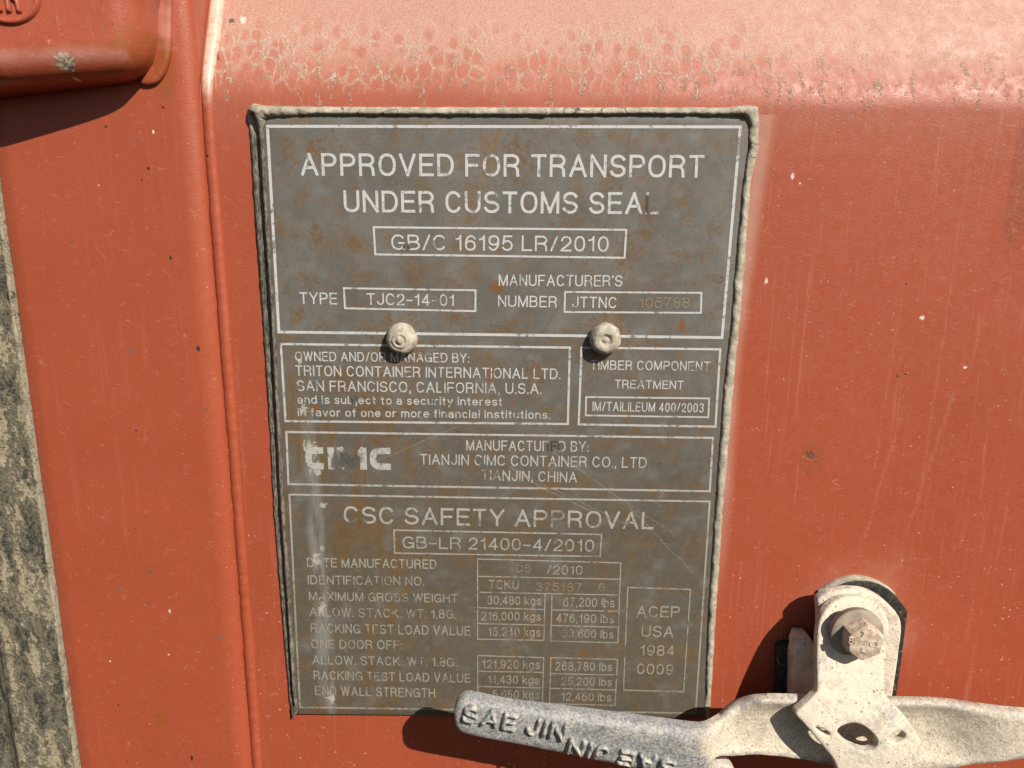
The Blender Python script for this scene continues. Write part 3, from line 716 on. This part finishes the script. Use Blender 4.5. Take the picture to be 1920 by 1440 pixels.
def union_mesh(quads, to3, h0, th):
    """flat union of ribbons (no overlaps), raised th above h0"""
    V, F = [], []
    for v, f in quads:
        o = len(V); V += v; F += [tuple(o + i for i in q) for q in f]
    res = delaunay_2d_cdt([Vector((a[0] * 1000, a[1] * 1000)) for a in V], [], F, 0, 1e-5)
    vs = [(v.x / 1000, v.y / 1000) for v in res[0]]
    tri = [tuple(f) for f, o in zip(res[2], res[5]) if len(o)]
    used = sorted({i for f in tri for i in f}); rm = {a: b for b, a in enumerate(used)}
    tri = [tuple(rm[i] for i in f) for f in tri]; vs = [vs[i] for i in used]
    top = [to3(a, b, h0 + th) for a, b in vs]; N = len(top)
    bot = [to3(a, b, h0) for a, b in vs]; cnt = {}
    for f in tri:
        for i in range(3):
            e = (f[i], f[(i + 1) % 3]); cnt.setdefault(tuple(sorted(e)), []).append(e)
    faces = list(tri)
    for e in cnt.values():
        if len(e) == 1: a, b = e[0]; faces.append((b, a, N + a, N + b))
    return top + bot, faces
def plate_text(txt, l, top_y, r, parent, wt=0.145, mat=None, name='lettering', label=None, gap=.17, space=.40, h=0.00006):
    p = at(l[0], l[1]); q = at(r[0], r[1]); H = abs(at(l[0], top_y).z - p.z)
    d = q - p; W = math.hypot(d.x, d.z); ux, uz = d.x / W, d.z / W
    t = wt * 0.92 * H
    st = layout(txt, W, H, t, gap, space)
    to3 = lambda a, b, hh: (p.x + ux * a - uz * b, -hh, p.z + uz * a + ux * b)
    V, F = [], []
    groups = {}
    for s in st:
        v, f = ribbon(s, t)
        if f: groups.setdefault(len(groups), (v, f))
    v, f = union_mesh(list(groups.values()), to3, h, 0.00006)
    return link(name, v, f, mat or LET, parent, smooth=False, label=label)
def lines(segs, wpx, parent, name='printed_frame', label=None):
    """etched rules: each seg is a pair of photo points; union so that corners do not overlap"""
    quads = []
    wm = wpx / 4250.0
    for a, b in segs:
        p = np.array(at2(*a)); q = np.array(at2(*b))
        k = max(1, int(np.linalg.norm(q - p) / 0.012))
        st = [p + (q - p) * i / k for i in range(k + 1)]
        quads.append(ribbon(st, wm))
    v, f = union_mesh(quads, lambda a, b, hh: (a, -hh, b), 0.00006, 0.00006)
    return link(name, v, f, LET, parent, smooth=False, label=label)
def frame(tl, tr, br, bl, wpx, parent, extra=(), **kw):
    return lines([(tl, tr), (tr, br), (bl, br), (tl, bl)] + list(extra), wpx, parent, **kw)

# ------------------------------------------------------------------ data plate
plate = empty('data_plate', at(940, 1342, WALL), 'worn grey steel approval plate with silver lettering sealed onto the red door', 'data plate')
solid('plate_sheet', [(489, 213), (1411, 215), (1327, 1347), (552, 1339)], 0.0, 0.0012, STEEL, plate, r=0.0003, grid=0.006, smooth=False, step=0.003)

B = [  # sealant stations: outer, crest, inner
 ((549, 1345), (553, 1342), (557, 1338)), ((546, 1325), (552, 1324), (557, 1322)), ((543, 1300), (549, 1298), (555, 1296)), ((528, 1130), (540, 1128), (545, 1128)), ((514, 960), (528, 958), (534, 958)), ((508, 830), (522, 830), (527, 830)),
 ((497, 650), (513, 650), (518, 650)), ((488, 520), (506, 520), (510, 520)), ((479, 400), (498, 400), (502, 400)), ((469, 240), (488, 240), (494, 240)),
 ((463, 212), (481, 214), (497, 224)), ((476, 194), (486, 204), (502, 221)), ((500, 196), (502, 206), (512, 220)), ((600, 198), (600, 209), (600, 216)), ((994, 199), (994, 211), (994, 217)),
 ((1200, 199), (1200, 209), (1200, 215)), ((1362, 199), (1362, 210), (1362, 217)), ((1398, 195), (1396, 206), (1392, 218)), ((1418, 200), (1409, 210), (1400, 224)), ((1425, 232), (1415, 233), (1406, 238)),
 ((1422, 285), (1412, 285), (1402, 286)), ((1409, 341), (1401, 341), (1394, 341)), ((1400, 466), (1391, 466), (1382, 466)), ((1388, 607), (1379, 607), (1371, 607)), ((1379, 698), (1369, 698), (1360, 698)),
 ((1370, 807), (1360, 807), (1351, 807)), ((1358, 942), (1350, 942), (1342, 942)), ((1344, 1150), (1336, 1150), (1328, 1150)), ((1334, 1320), (1328, 1320), (1322, 1320)), ((1331, 1348), (1327, 1347), (1323, 1345))]
def bead():
    A = np.array(B, float); A[19:, 0, 0] -= 3.5; A[12:18, 0, 1] += 3; seg = np.linalg.norm(np.diff(A[:, 1], axis=0), axis=1); s = np.concatenate([[0], np.cumsum(seg)])
    ss = np.linspace(0, s[-1], 1000); v = []; K = 9
    for i, q in enumerate(ss):
        o = [np.interp(q, s, A[:, 0, k]) for k in (0, 1)]; c = [np.interp(q, s, A[:, 1, k]) for k in (0, 1)]; e = [np.interp(q, s, A[:, 2, k]) for k in (0, 1)]
        j1, j2, j3 = mnoise.noise((q * .035, 1, 0)), mnoise.noise((q * .035, 5, 0)), mnoise.noise((q * .11, 9, 0))
        lump = math.exp(-((q - s[11]) / 22) ** 2) * 0.0022 + math.exp(-((q - s[17]) / 30) ** 2) * 0.0008
        tail = min(1.0, q / 60 + 0.25, (s[-1] - q) / 80 + 0.15)
        po = at(o[0] + j1 * 1.6, o[1] + j1, WALL); pc = at(c[0], c[1], 0.0016); pe = at(e[0] + j2 * 2.4 + j3 * 1.2, e[1] + j2 * 1.6 + j3 * 1.0, 0.0002)
        hc = ((0.0017 if q < s[18] else 0.0013) + 0.0005 * j2 + 0.0003 * j3 + lump) * tail; hw = WALL - 0.0003
        left = s[1] < q < s[10]
        pr = [(0.0, hw), (0.04, hw * 0.4), (0.28, -0.0004), (0.50, hw * 0.9), (0.72, -0.0006), (0.90, hc * 0.8), (1.15, hc), (1.6, hc * 0.8), (2.0, -0.0002)] if left else [(0.0, hw), (0.05, 0.0), (0.35, hc * 0.62), (0.75, hc * 0.9), (1.0, hc), (1.3, hc * 0.97), (1.62, hc * 0.78), (1.88, hc * 0.40), (2.0, -0.0002)]
        for u, hgt in pr:
            p = po.lerp(pc, u) if u <= 1 else pc.lerp(pe, u - 1)
            g = 0.00012 * mnoise.noise((p.x * 900, p.z * 900, u))
            v.append((p.x + g, -(hgt + 0.00022 * mnoise.noise((p.x * 420, p.z * 420, u * 2))), p.z + g))
    f = [(i * K + k, i * K + k + 1, (i + 1) * K + k + 1, (i + 1) * K + k) for i in range(len(ss) - 1) for k in range(K - 1)]
    link('sealant_bead', v, f, SEAL, plate)
bead()

# ruled frames
frame((501.5, 237), (1388, 238), (1353.6, 633), (523, 622.5), 5.2, plate)
frame((526.6, 645), (1068.4, 651.7), (1064.6, 795), (535.5, 789.6), 4.2, plate)
frame((1090.4, 651.7), (1350.3, 655), (1341.4, 799.9), (1085, 795.8), 4.2, plate)
frame((536.9, 809.9), (1336.8, 821), (1330.6, 921), (541, 907.7), 4.0, plate)
frame((542.8, 927.2), (1330.6, 940.2), (1304, 1337), (562.6, 1326), 3.6, plate)
frame((700.6, 426), (1174, 431), (1171, 483.4), (703.8, 477), 3.6, plate)
frame((644.7, 540.3), (891.6, 544.4), (891.3, 583.4), (646.9, 578), 3.4, plate)
frame((1059.4, 547.5), (1315, 549), (1314, 586.6), (1058.4, 585), 3.2, plate)
frame((1099, 744.4), (1329.3, 747), (1328, 782.3), (1098, 778.8), 3.2, plate)
frame((738.6, 993.9), (1127.8, 1002), (1125, 1043.4), (740, 1037), 3.0, plate)
frame((1177, 1101.4), (1294.4, 1104.9), (1281.6, 1297.2), (1169, 1293.7), 2.6, plate)
lines([((895.4, 1048), (1163.8, 1055.3)), ((895.6, 1080.5), (1162.6, 1086)), ((895.8, 1110.3), (1161.7, 1115.7)), ((895.4, 1048), (895.6, 1198.3)), ((1163.8, 1055.3), (1158.4, 1205)),
       ((1022, 1113), (1019.5, 1200.5)), ((1035, 1114), (1032.5, 1201.9)), ((895.6, 1139.3), (1020.8, 1142.8)), ((895.6, 1169), (1020.3, 1172)), ((895.6, 1198.3), (1019.5, 1200.5)),
       ((1034.5, 1143.4), (1160, 1146.3)), ((1033.6, 1172.6), (1159.5, 1175.9)), ((1032.5, 1201.9), (1158.4, 1205))], 2.4, plate, name='printed_table')
lines([((895.4, 1229), (1019.5, 1233)), ((895.8, 1258.5), (1018.7, 1260.6)), ((896, 1287), (1017.6, 1289.9)), ((896, 1317.5), (1016.8, 1319)), ((895.4, 1229), (896, 1317.5)), ((1019.5, 1233), (1016.8, 1319))], 2.4, plate, name='printed_table')
lines([((1032.5, 1233), (1157.6, 1236.3)), ((1031.3, 1262.8), (1156.3, 1265.5)), ((1030.6, 1290.4), (1154.9, 1293.7)), ((1030.3, 1319), (1153, 1322.4)), ((1032.5, 1233), (1030.3, 1319)), ((1157.6, 1236.3), (1153, 1322.4))], 2.4, plate, name='printed_table')

TX = [
 ("APPROVED FOR TRANSPORT", (565, 329.4), 287, (1318.7, 333.4), .145), ("UNDER CUSTOMS SEAL", (645.3, 398), 357, (1234.4, 402), .145),
 ("GB/C 16195 LR/2010", (734, 468.6), 439.5, (1140.6, 472.3), .13), ("MANUFACTURER'S", (935, 536), 514.7, (1166.6, 537.5), .13),
 ("TYPE", (562.5, 570), 548, (632.8, 571), .13), ("TJC2-14-01", (688, 571.5), 549.7, (852, 574), .13), ("NUMBER", (933.7, 575), 553.7, (1044, 576.6), .13), ("JTTNC", (1072.5, 577), 556, (1156, 578), .13),
 ("OWNED AND/OR MANAGED BY:", (553.7, 676.7), 659, (879.5, 680), .13), ("TRITON CONTAINER INTERNATIONAL LTD.", (554.5, 704.6), 684.8, (1050.3, 711), .13),
 ("SAN FRANCISCO, CALIFORNIA, U.S.A.", (557, 733), 713, (1015, 739), .13), ("and is subject to a security interest", (558, 756.6), 741, (941.8, 761), .15),
 ("in favor of one or more financial institutions.", (559, 780.4), 765, (1031, 785.5), .15), ("TIMBER COMPONENT", (1107, 693), 675.3, (1330.6, 695.6), .135),
 ("TREATMENT", (1152.4, 728), 711.9, (1281, 730), .14), ("IM/TAILiLEUM 400/2003", (1110.4, 770.5), 753, (1319, 773.5), .13),
 ("MANUFACTURED BY:", (874, 844.6), 825, (1102.6, 847), .13), ("TIANJIN CIMC CONTAINER CO., LTD.", (788, 871), 851, (1217, 877.6), .125), ("TIANJIN, CHINA", (902.5, 900.6), 881, (1081.5, 904.7), .13),
 ("CSC SAFETY APPROVAL", (645, 981), 948.8, (1225, 992.5), .145), ("GB-LR 21400-4/2010", (755, 1028), 1005.5, (1113.4, 1034.5), .13),
 ("DATE MANUFACTURED", (576, 1063), 1046, (818.5, 1066.4), .13), ("IDENTIFICATION NO.", (577.5, 1095.4), 1078.6, (795, 1098), .13), ("MAXIMUM GROSS WEIGHT", (579.7, 1125.7), 1109.5, (857.8, 1130), .13),
 ("ALLOW. STACK. WT. 1.8G.", (580.7, 1155.5), 1138.7, (855, 1159.9), .13), ("RACKING TEST LOAD VALUE", (583, 1186), 1168.5, (882, 1191.5), .13), ("ONE DOOR OFF:", (584, 1215.4), 1198.9, (754, 1217.3), .13),
 ("ALLOW. STACK. WT. 1.8G.", (586, 1245.4), 1228.9, (856, 1249.8), .13), ("RACKING TEST LOAD VALUE", (588.3, 1274), 1257.4, (882, 1280), .13), ("END WALL STRENGTH", (591, 1303), 1285.8, (815.8, 1308), .13),
 ("/2010", (1025, 1076.5), 1059.7, (1091.8, 1077.3), .12), ("TCKU", (916.6, 1104.4), 1087.3, (972.6, 1104.9), .12),
 ("30,480 kgs", (913.9, 1132.8), 1117, (1014, 1134.7), .12), ("67,200 lbs", (1055.5, 1137.2), 1120, (1152, 1138.7), .12), ("216,000 kgs", (902.2, 1163), 1146.9, (1014, 1164), .12), ("476,190 lbs", (1042.5, 1166.6), 1150.4, (1151, 1168.3), .12),
 ("15,240 kgs", (915.2, 1192.4), 1176, (1013, 1193.5), .12), ("33,600 lbs", (1054, 1195), 1179.5, (1150, 1197), .12), ("121,920 kgs", (903.8, 1253), 1236.8, (1012, 1254.4), .12), ("268,780 lbs", (1041, 1256.6), 1240.3, (1147.3, 1258.5), .12),
 ("11,430 kgs", (914.4, 1281), 1265.5, (1010.8, 1282.8), .12), ("25,200 lbs", (1052, 1284.5), 1269, (1146.8, 1286.4), .12), ("5,650 kgs", (923.3, 1309), 1293.7, (1010.8, 1310.7), .12), ("12,460 lbs", (1052, 1313.4), 1298, (1145.4, 1314.8), .12),
 ("ACEP", (1192.8, 1156.9), 1136, (1274, 1157.7), .13), ("USA", (1202.3, 1193.5), 1172.6, (1261.9, 1195), .13), ("1984", (1199, 1229), 1209, (1264, 1230), .13), ("0009", (1193.6, 1263.3), 1243.8, (1261.9, 1265.2), .13),
]
for s_, l_, ty, r_, wt in TX: plate_text(s_, l_, ty, r_, plate, wt)
def logo():
    p, q = at(573.4, 879.8), at(733, 881); Hh = at(573.4, 838.5).z - p.z; W = q.x - p.x; uz = (q.z - p.z) / W; tk = 0.29 * Hh; Q = []
    C_ = arc(.55, .5, .55, .5, 78, 282, 18, 2.6); C_ = [(1.0, 1.0)] + C_ + [(1.0, 0.0)]
    for st, a, b in (([C_], 0, .215), ([[(.5, 0), (.5, 1)]], .262, .347), ([[(0, 0), (0, 1)], [(.04, 1), (.5, .15)], [(.5, .15), (.96, 1)], [(1, 0), (1, 1)]], .375, .720), ([C_], .755, 1.0)):
        w_ = max((b - a) * W - tk, 0)
        for g in st:
            c = ribbon([(a * W + tk / 2 + u * w_, tk / 2 + v * (Hh - tk)) for u, v in g], tk)
            if c[1]: Q.append(c)
    v, f = union_mesh(Q, lambda a, b, hh: (p.x + a, -hh, p.z + a * uz + b), 0.00006, 0.00006)
    link('maker_logo', v, f, LET, plate, smooth=False, label='large bold silver CIMC letters with blackened middle')
logo()
for s_, l_, ty, r_ in (("105788", (1197, 577), 557.5, (1292, 577.5)), ("05", (966.7, 1073.2), 1058, (995.6, 1073.8)), ("375187", (1004, 1107.6), 1092, (1090, 1109)), ("6", (1121, 1108.4), 1093, (1133, 1108.6))):
    plate_text(s_, l_, ty, r_, plate, 0.12, STAMP, name='stamped_number', label='faint brownish dot stamped digits')

def lathe(name, c, prof, mat, parent, n=40, jit=0.0, seed=0, label=None):
    v = []; f = []
    for (r, h) in prof:
        for i in range(n):
            a = 2 * math.pi * i / n
            rr = r * (1 + jit * mnoise.noise((math.cos(a) * 1.3 + seed, math.sin(a) * 1.3, h * 160)))
            hh = h + jit * 0.004 * mnoise.noise((math.cos(a) * r * 300 + seed, math.sin(a) * r * 300, seed))
            v.append((c.x + rr * math.cos(a), c.y - hh, c.z + rr * math.sin(a)))
    m = len(prof)
    for j in range(m - 1):
        for i in range(n): f.append((j * n + i, j * n + (i + 1) % n, (j + 1) * n + (i + 1) % n, (j + 1) * n + i))
    f.append(tuple((m - 1) * n + i for i in range(n)))
    return link(name, v, f, mat, parent, label=label)
k = 0.001
RV = [(6.6, 0), (6.9, 1.2), (6.9, 2.6), (6.6, 4.0), (6.0, 5.2), (5.0, 6.1), (4.1, 6.5), (3.7, 6.45)]
r1 = RV + [(3.4, 6.9), (3.0, 7.2), (2.4, 7.0), (2.0, 6.7), (1.7, 6.9), (1.3, 7.5), (0.7, 7.8), (0.1, 7.85)]
r2 = RV + [(3.2, 6.6), (2.6, 6.3), (2.0, 5.7), (1.5, 5.5), (1.1, 5.8), (0.6, 6.0), (0.1, 6.05)]
lathe('rivet', at(754, 634, 0.0), [(a * k, b * k) for a, b in r1], RIVET, plate, jit=0.10, seed=2, label='rivet with a small raised nub, under the words TYPE TJC2')
lathe('rivet', at(1133, 634, 0.0), [(a * k, b * k) for a, b in r2], RIVET, plate, jit=0.10, seed=8, label='rivet with a small pit in its top, above TIMBER COMPONENT')

# ------------------------------------------------------------------ bracket, upper left
brk = empty('door_bracket', at(150, 180, 0.0), 'red painted pressed steel bracket with a rounded rusty corner, cut off at the upper left', 'bracket')
bx = at(316, 100, 0).x
def bh(x, z):
    f = min(1.0, max(0.0, (bx - x) / 0.052)); return -0.0105 * (1 - f) + 0.00025 * nz(x, z, 1, 60)
# outline on the frame surface
bo = [at2(*q, 0.0) for q in ((304, -180), (306, 40), (304, 95), (297, 124), (279, 146), (250, 158), (180, 168), (90, 178), (-120, 202), (-300, 215), (-300, -180))]
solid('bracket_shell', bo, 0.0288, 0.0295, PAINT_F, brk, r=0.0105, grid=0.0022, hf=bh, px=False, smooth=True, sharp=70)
fo = [at2(*q, 0.0) for q in ((328, -180), (330, 40), (328, 104), (318, 140), (304, 158), (286, 164), (270, 160), (272, 140), (286, 110), (290, 60), (290, -180))]
solid('weld_flange', fo, 0.0047, 0.006, PAINT_F, brk, r=0.0014, grid=0.0012, px=False, rough=0.0004, sharp=70)
# raised oval mark, most of it outside the picture
HB = 0.0288
ec = at(8, -14, HB); ring_v, ring_f = [], []
def bfront(x, z): return 0.0288 + bh(x, z)
RN = 72; rx, rz = at(60, -14, HB).x - ec.x, ec.z - at(8, 39, HB).z
for i in range(RN):
    a = 2 * math.pi * i / RN
    for j in range(8):
        b = math.pi * j / 7
        rr = 1 + 0.00135 / rx * math.cos(b)
        x, z = ec.x + rx * rr * math.cos(a), ec.z + rz * rr * math.sin(a)
        ring_v.append((x, -(bfront(x, z) - 0.0003 + 0.0019 * math.sin(b)), z))
for i in range(RN):
    for j in range(7): ring_f.append((i * 8 + j, i * 8 + j + 1, ((i + 1) % RN) * 8 + j + 1, ((i + 1) % RN) * 8 + j))
link('emblem_ring', ring_v, ring_f, PAINT_F, brk)

def dome_text(name, txt, l, cap, r, base_h, t, rise, mat, parent, flip=False, label=None, gap=.2, space=.35, H=0.036):
    """raised half round cast letters following the surface base_h(x, z)"""
    p = at(*l, H); q = at(*r, H); d = q - p; W = math.hypot(d.x, d.z); ux, uz = d.x / W, d.z / W
    vx, vz = -uz, ux
    st = layout(txt, W, cap, t, gap, space); v, f = [], []; K = 7
    for s in st:
        P = [np.array(a) for a in s]; Q = [P[0]]
        for a in P[1:]:
            n = max(1, int(np.linalg.norm(a - Q[-1]) / (t * 0.35)))
            b = Q[-1]
            for i in range(1, n + 1): Q.append(b + (a - b) * i / n)
        P = Q; n = len(P)
        d0 = P[0] - P[1]; d0 /= np.linalg.norm(d0) + 1e-12; d1 = P[-1] - P[-2]; d1 /= np.linalg.norm(d1) + 1e-12
        P = [P[0] + d0 * t * 0.5, P[0] + d0 * t * 0.42, P[0] + d0 * t * 0.2] + P + [P[-1] + d1 * t * 0.2, P[-1] + d1 * t * 0.42, P[-1] + d1 * t * 0.5]
        sc = [0.15, 0.6, 0.9] + [1] * n + [0.9, 0.6, 0.15]; o = len(v); n = len(P)
        for i in range(n):
            a, b = P[max(i - 1, 0)], P[min(i + 1, n - 1)]; g = b - a; g = g / (np.linalg.norm(g) + 1e-12); nn = np.array([-g[1], g[0]])
            for j in range(K):
                c = math.pi * j / (K - 1); w_ = P[i] + nn * math.cos(c) * t * 0.52 * (0.75 + 0.25 * sc[i])
                x = p.x + ux * w_[0] + vx * w_[1]; z = p.z + uz * w_[0] + vz * w_[1]
                hh = base_h(x, z) - 0.0003 + (rise + 0.0003) * (math.sin(c) ** 0.7) * sc[i] * (1 + 0.18 * nz(x, z, 0, 400))
                v.append((x, -hh, z))
        for i in range(n - 1):
            for j in range(K - 1): f.append((o + i * K + j, o + i * K + j + 1, o + (i + 1) * K + j + 1, o + (i + 1) * K + j))
    return link(name, v, f, mat, parent, label=label)
dome_text('emblem_lettering', "AR", (-24, 22), 0.0105, (36, 22), bfront, 0.0017, 0.0016, PAINT_F, brk, H=HB)

# ------------------------------------------------------------------ handle catch, lower right
catch = empty('handle_catch', at(1605, 1310, WALL), 'dusty pale steel handle catch bolted to the door over the lever', 'handle catch')
solid('sealant_rim', [(1535, 1112), (1544, 1104), (1567, 1091), (1589, 1084), (1611, 1082), (1636, 1087), (1655, 1095), (1672, 1106), (1682, 1118), (1660, 1112), (1600, 1102), (1560, 1110)], 0.0002, 0.0025, SEAL, catch, r=0.0010, grid=0.0008, rough=0.0002)
solid('rubber_pad', [(1540, 1130), (1548, 1114), (1565, 1102), (1586, 1094), (1605, 1090), (1630, 1091), (1649, 1096), (1667, 1106), (1681, 1118), (1692, 1133), (1702, 1146), (1697, 1186), (1689, 1250), (1680, 1310), (1675, 1345), (1545, 1345)], 0.0010, 0.0035, RUBBER, catch, r=0.0004, grid=0.0025, smooth=False)
solid('shadow_block', [(1458, 1330), (1459, 1216), (1464, 1211), (1500, 1211), (1505, 1330)], 0.003, 0.0055, RUBBER, catch, r=0.0012, grid=0.0012, smooth=False)  # shadowed block beside the plate, its shade put in by the black material
solid('backing_plate', [(x + 4, y + 5) for x, y in [(1528, 1345), (1529, 1240), (1531, 1150), (1529, 1121), (1537, 1114), (1550, 1107), (1574, 1102), (1599, 1101), (1624, 1105), (1649, 1118), (1672, 1138), (1684, 1155), (1687, 1170), (1686, 1189), (1678, 1250), (1669, 1310), (1665, 1345)]], 0.0115, 0.0042, CAST, catch, r=0.0012, grid=0.0016, rough=0.00015)
def post_h(x, z):
    zt = at(1515, 1222, 0.011).z; return -max(0.0, (z - zt)) * 0.45
solid('guide_post', [(1488, 1330), (1489, 1240), (1494, 1214), (1502, 1202), (1522, 1203), (1532, 1214), (1534, 1330)], 0.012, 0.009, CAST, catch, r=0.0016, grid=0.0012, hf=post_h, smooth=False)
H_TOP = 0.0215
zbolt = at(1606, 1187, H_TOP).z
xm = at(1625, 1380, 0.04).x
def latch_h(x, z):
    d = zbolt - z; d1 = 0.034; L = 0.009; sl = 0.47
    h = sl * d if d < d1 else sl * d1 + sl * L * (1 - math.exp(-(d - d1) / L))
    f = min(1.0, max(0.0, (d - 0.024) / 0.02)); f = f * f * (3 - 2 * f)
    return h - f * (max(0, abs(x - xm) - 0.008) ** 2) * 7.0
# the latch outline is measured at the height the plate has there
LO = [(1533, 1197), (1536, 1172), (1541, 1156), (1553, 1139), (1572, 1125), (1592, 1119), (1612, 1120), (1636, 1129), (1655, 1143), (1665, 1161), (1668, 1175), (1665, 1205), (1660, 1245), (1658, 1280), (1659, 1297), (1663, 1307), (1673, 1320), (1696, 1343), (1712, 1364), (1724, 1384),
      (1729, 1396), (1724, 1410), (1714, 1429), (1709, 1455), (1704, 1480), (1585, 1480), (1569, 1440), (1560, 1421), (1546, 1404), (1529, 1383), (1515, 1366), (1501, 1351), (1492, 1342), (1494, 1335), (1507, 1324), (1523, 1309), (1532, 1297), (1533, 1275), (1532, 1245)]
LH = [[(1571, 1373), (1578, 1364), (1599, 1357), (1617, 1361), (1634, 1373), (1646, 1390), (1645, 1400), (1636, 1408), (1624, 1410), (1607, 1405), (1591, 1397), (1580, 1387)],
      [(1530, 1366), (1541, 1367), (1554, 1374), (1557, 1380), (1549, 1381), (1538, 1374)],
      [(1666, 1387), (1677, 1376), (1688, 1372), (1696, 1375), (1698, 1383), (1692, 1390), (1682, 1394), (1672, 1392)]]
def at_latch(px, py):
    h = H_TOP
    for _ in range(12):
        p = at(px, py, h); h = H_TOP + latch_h(p.x, p.z)
    p = at(px, py, h); return (p.x, p.z)
solid('latch_plate', [at_latch(*q) for q in LO], H_TOP, 0.0042, CAST, catch, holes=[[at_latch(*q) for q in h] for h in LH], r=0.0010, grid=0.0010, hf=latch_h, px=False, rough=0.00015, sharp=50)
solid('lower_tab', [(1322, 1450), (1331, 1434), (1345, 1431), (1372, 1441), (1385, 1480), (1322, 1480)], 0.022, 0.008, CAST, catch, r=0.001, grid=0.0015)
wc = at(1607, 1188, H_TOP + 0.0036)
lathe('washer', wc, [(0.0110, -0.0036), (0.0112, -0.0012), (0.0116, -0.0010), (0.0116, 0.0), (0.0113, 0.0004), (0.0080, 0.0005), (0.002, 0.0005)], WASHER, catch, n=64)
# hex bolt
HBB = H_TOP + 0.0040; bc = at(1609, 1190, HBB); v, f = [], []
RB = 0.0085; rot = math.radians(90 - 4); NB = 48
def hexr(a):
    q = (a - rot) % (math.pi / 3) - math.pi / 6
    return RB * math.cos(math.pi / 6) / math.cos(q)
levels = [(1.0, 0.0, 0), (1.0, 0.0062, 0), (0.97, 0.0072, 0.25), (0.92, 0.0077, 0.6), (0.80, 0.0079, 1.0), (0.5, 0.0080, 1), (0.2, 0.0080, 1), (0.01, 0.0080, 1)]
for s_, h_, rd in levels:
    for i in range(NB):
        a = rot + 2 * math.pi * i / NB
        r_ = s_ * (hexr(a) * (1 - rd) + min(hexr(a), RB * 0.90) * rd)
        v.append((bc.x + r_ * math.cos(a), bc.y - h_ - 0.00012 * nz(r_ * math.cos(a), r_ * math.sin(a), h_, 400), bc.z + r_ * math.sin(a)))
for j in range(len(levels) - 1):
    for i in range(NB): f.append((j * NB + i, j * NB + (i + 1) % NB, (j + 1) * NB + (i + 1) % NB, (j + 1) * NB + i))
bolt = link('bolt', v, f, BOLT, catch, sharp=30)
hb = HBB + 0.0078
for ch, l, r, cp in (("8.", (1589, 1207), (1603, 1207), 0.0034), ("1", (1610, 1191), (1617, 1194), 0.0030), ("0", (1627, 1211), (1643, 1214), 0.0030), ("L", (1612, 1221), (1624, 1225), 0.0026)):
    dome_text('grade_mark', ch, l, cp, r, lambda x, z: hb, 0.0006, 0.0006, BOLT, bolt, H=hb)

# ------------------------------------------------------------------ lever
HL = 0.0370
lever = empty('locking_handle', at(1100, 1430, 0.02), 'galvanised cast locking handle with raised lettering, lying across the foot of the plate', 'locking handle')
LV = [(851, 1350), (851, 1336), (858, 1322), (874, 1314), (911, 1320), (965, 1330), (1090, 1346), (1206, 1362), (1293, 1374), (1322, 1376), (1342, 1371), (1360, 1361), (1404, 1330), (1420, 1321), (1435, 1317), (1458, 1316), (1497, 1317), (1580, 1319), (1673, 1321), (1755, 1323), (1809, 1329), (1920, 1342), (2010, 1355),
      (2010, 1412), (1920, 1428), (1836, 1438), (1760, 1448), (1640, 1452), (1540, 1436), (1487, 1426), (1420, 1421), (1375, 1423), (1345, 1427), (1334, 1438), (1322, 1462), (1300, 1474), (1250, 1464), (1133, 1437), (1060, 1421), (965, 1401), (897, 1388), (866, 1380), (854, 1368)]
xa, xb, xc, xd = (at(q, 1390, HL).x for q in (1312, 1400, 1760, 1905))
zm = at(1500, 1371, HL - 0.0065).z; zt_ = at(1500, 1317, HL - 0.0065).z - zm
def sstep(a, b, x):
    f = min(1.0, max(0.0, (x - a) / (b - a))); return f * f * (3 - 2 * f)
L0, L1 = at(850, 1340, HL), at(1320, 1415, HL)
ldx, ldz = (L1 - L0).x, (L1 - L0).z; lln = math.hypot(ldx, ldz)
def lever_macro(x): return -0.0065 * sstep(xa, xb, x) * (1 - 0.6 * sstep(xc, xd, x))
def at_lev(px, py):
    h = HL
    for _ in range(10): h = HL + lever_macro(at(px, py, h).x)
    p = at(px, py, h); return (p.x, p.z)
def lever_h(x, z):
    dish = sstep(xa, xb, x) * (1 - sstep(xc, xd, x))
    v_ = (z - zm) / zt_
    cup = max(0.0, 1 - (abs(v_) / 0.98) ** 2.6)
    h = lever_macro(x) - dish * cup * 0.0050
    # bar: gently crowned with a rounded upper shoulder
    perp = (-(x - L0.x) * ldz + (z - L0.z) * ldx) / lln
    bar = 1 - sstep(xa - 0.004, xa + 0.016, x)
    h += bar * (-max(0.0, perp - 0.0030) ** 2 * 45 - max(0.0, -perp - 0.005) ** 2 * 20)
    return h + 0.00022 * nz(x, z, 7, 90) + 0.00012 * nz(x, z, 2, 260)
solid('lever', [at_lev(*q) for q in LV], HL, 0.0062, LEVER, lever, r=0.0026, grid=0.0010, hf=lever_h, px=False, rough=0.0001, sharp=75)
lev_top = lambda x, z: HL + lever_h(x, z)
dome_text('raised_lettering', "SAE JIN", (864, 1350), 0.0086, (1058, 1388), lev_top, 0.0020, 0.0023, RAISED, lever, gap=.14, space=.34, H=HL, label='upright raised word near the rounded end')
dome_text('raised_lettering', "SAE JIN", (1272, 1424), 0.0086, (1068, 1381), lev_top, 0.0020, 0.0023, RAISED, lever, gap=.14, space=.34, H=HL, label='same raised word upside down, farther along the bar')
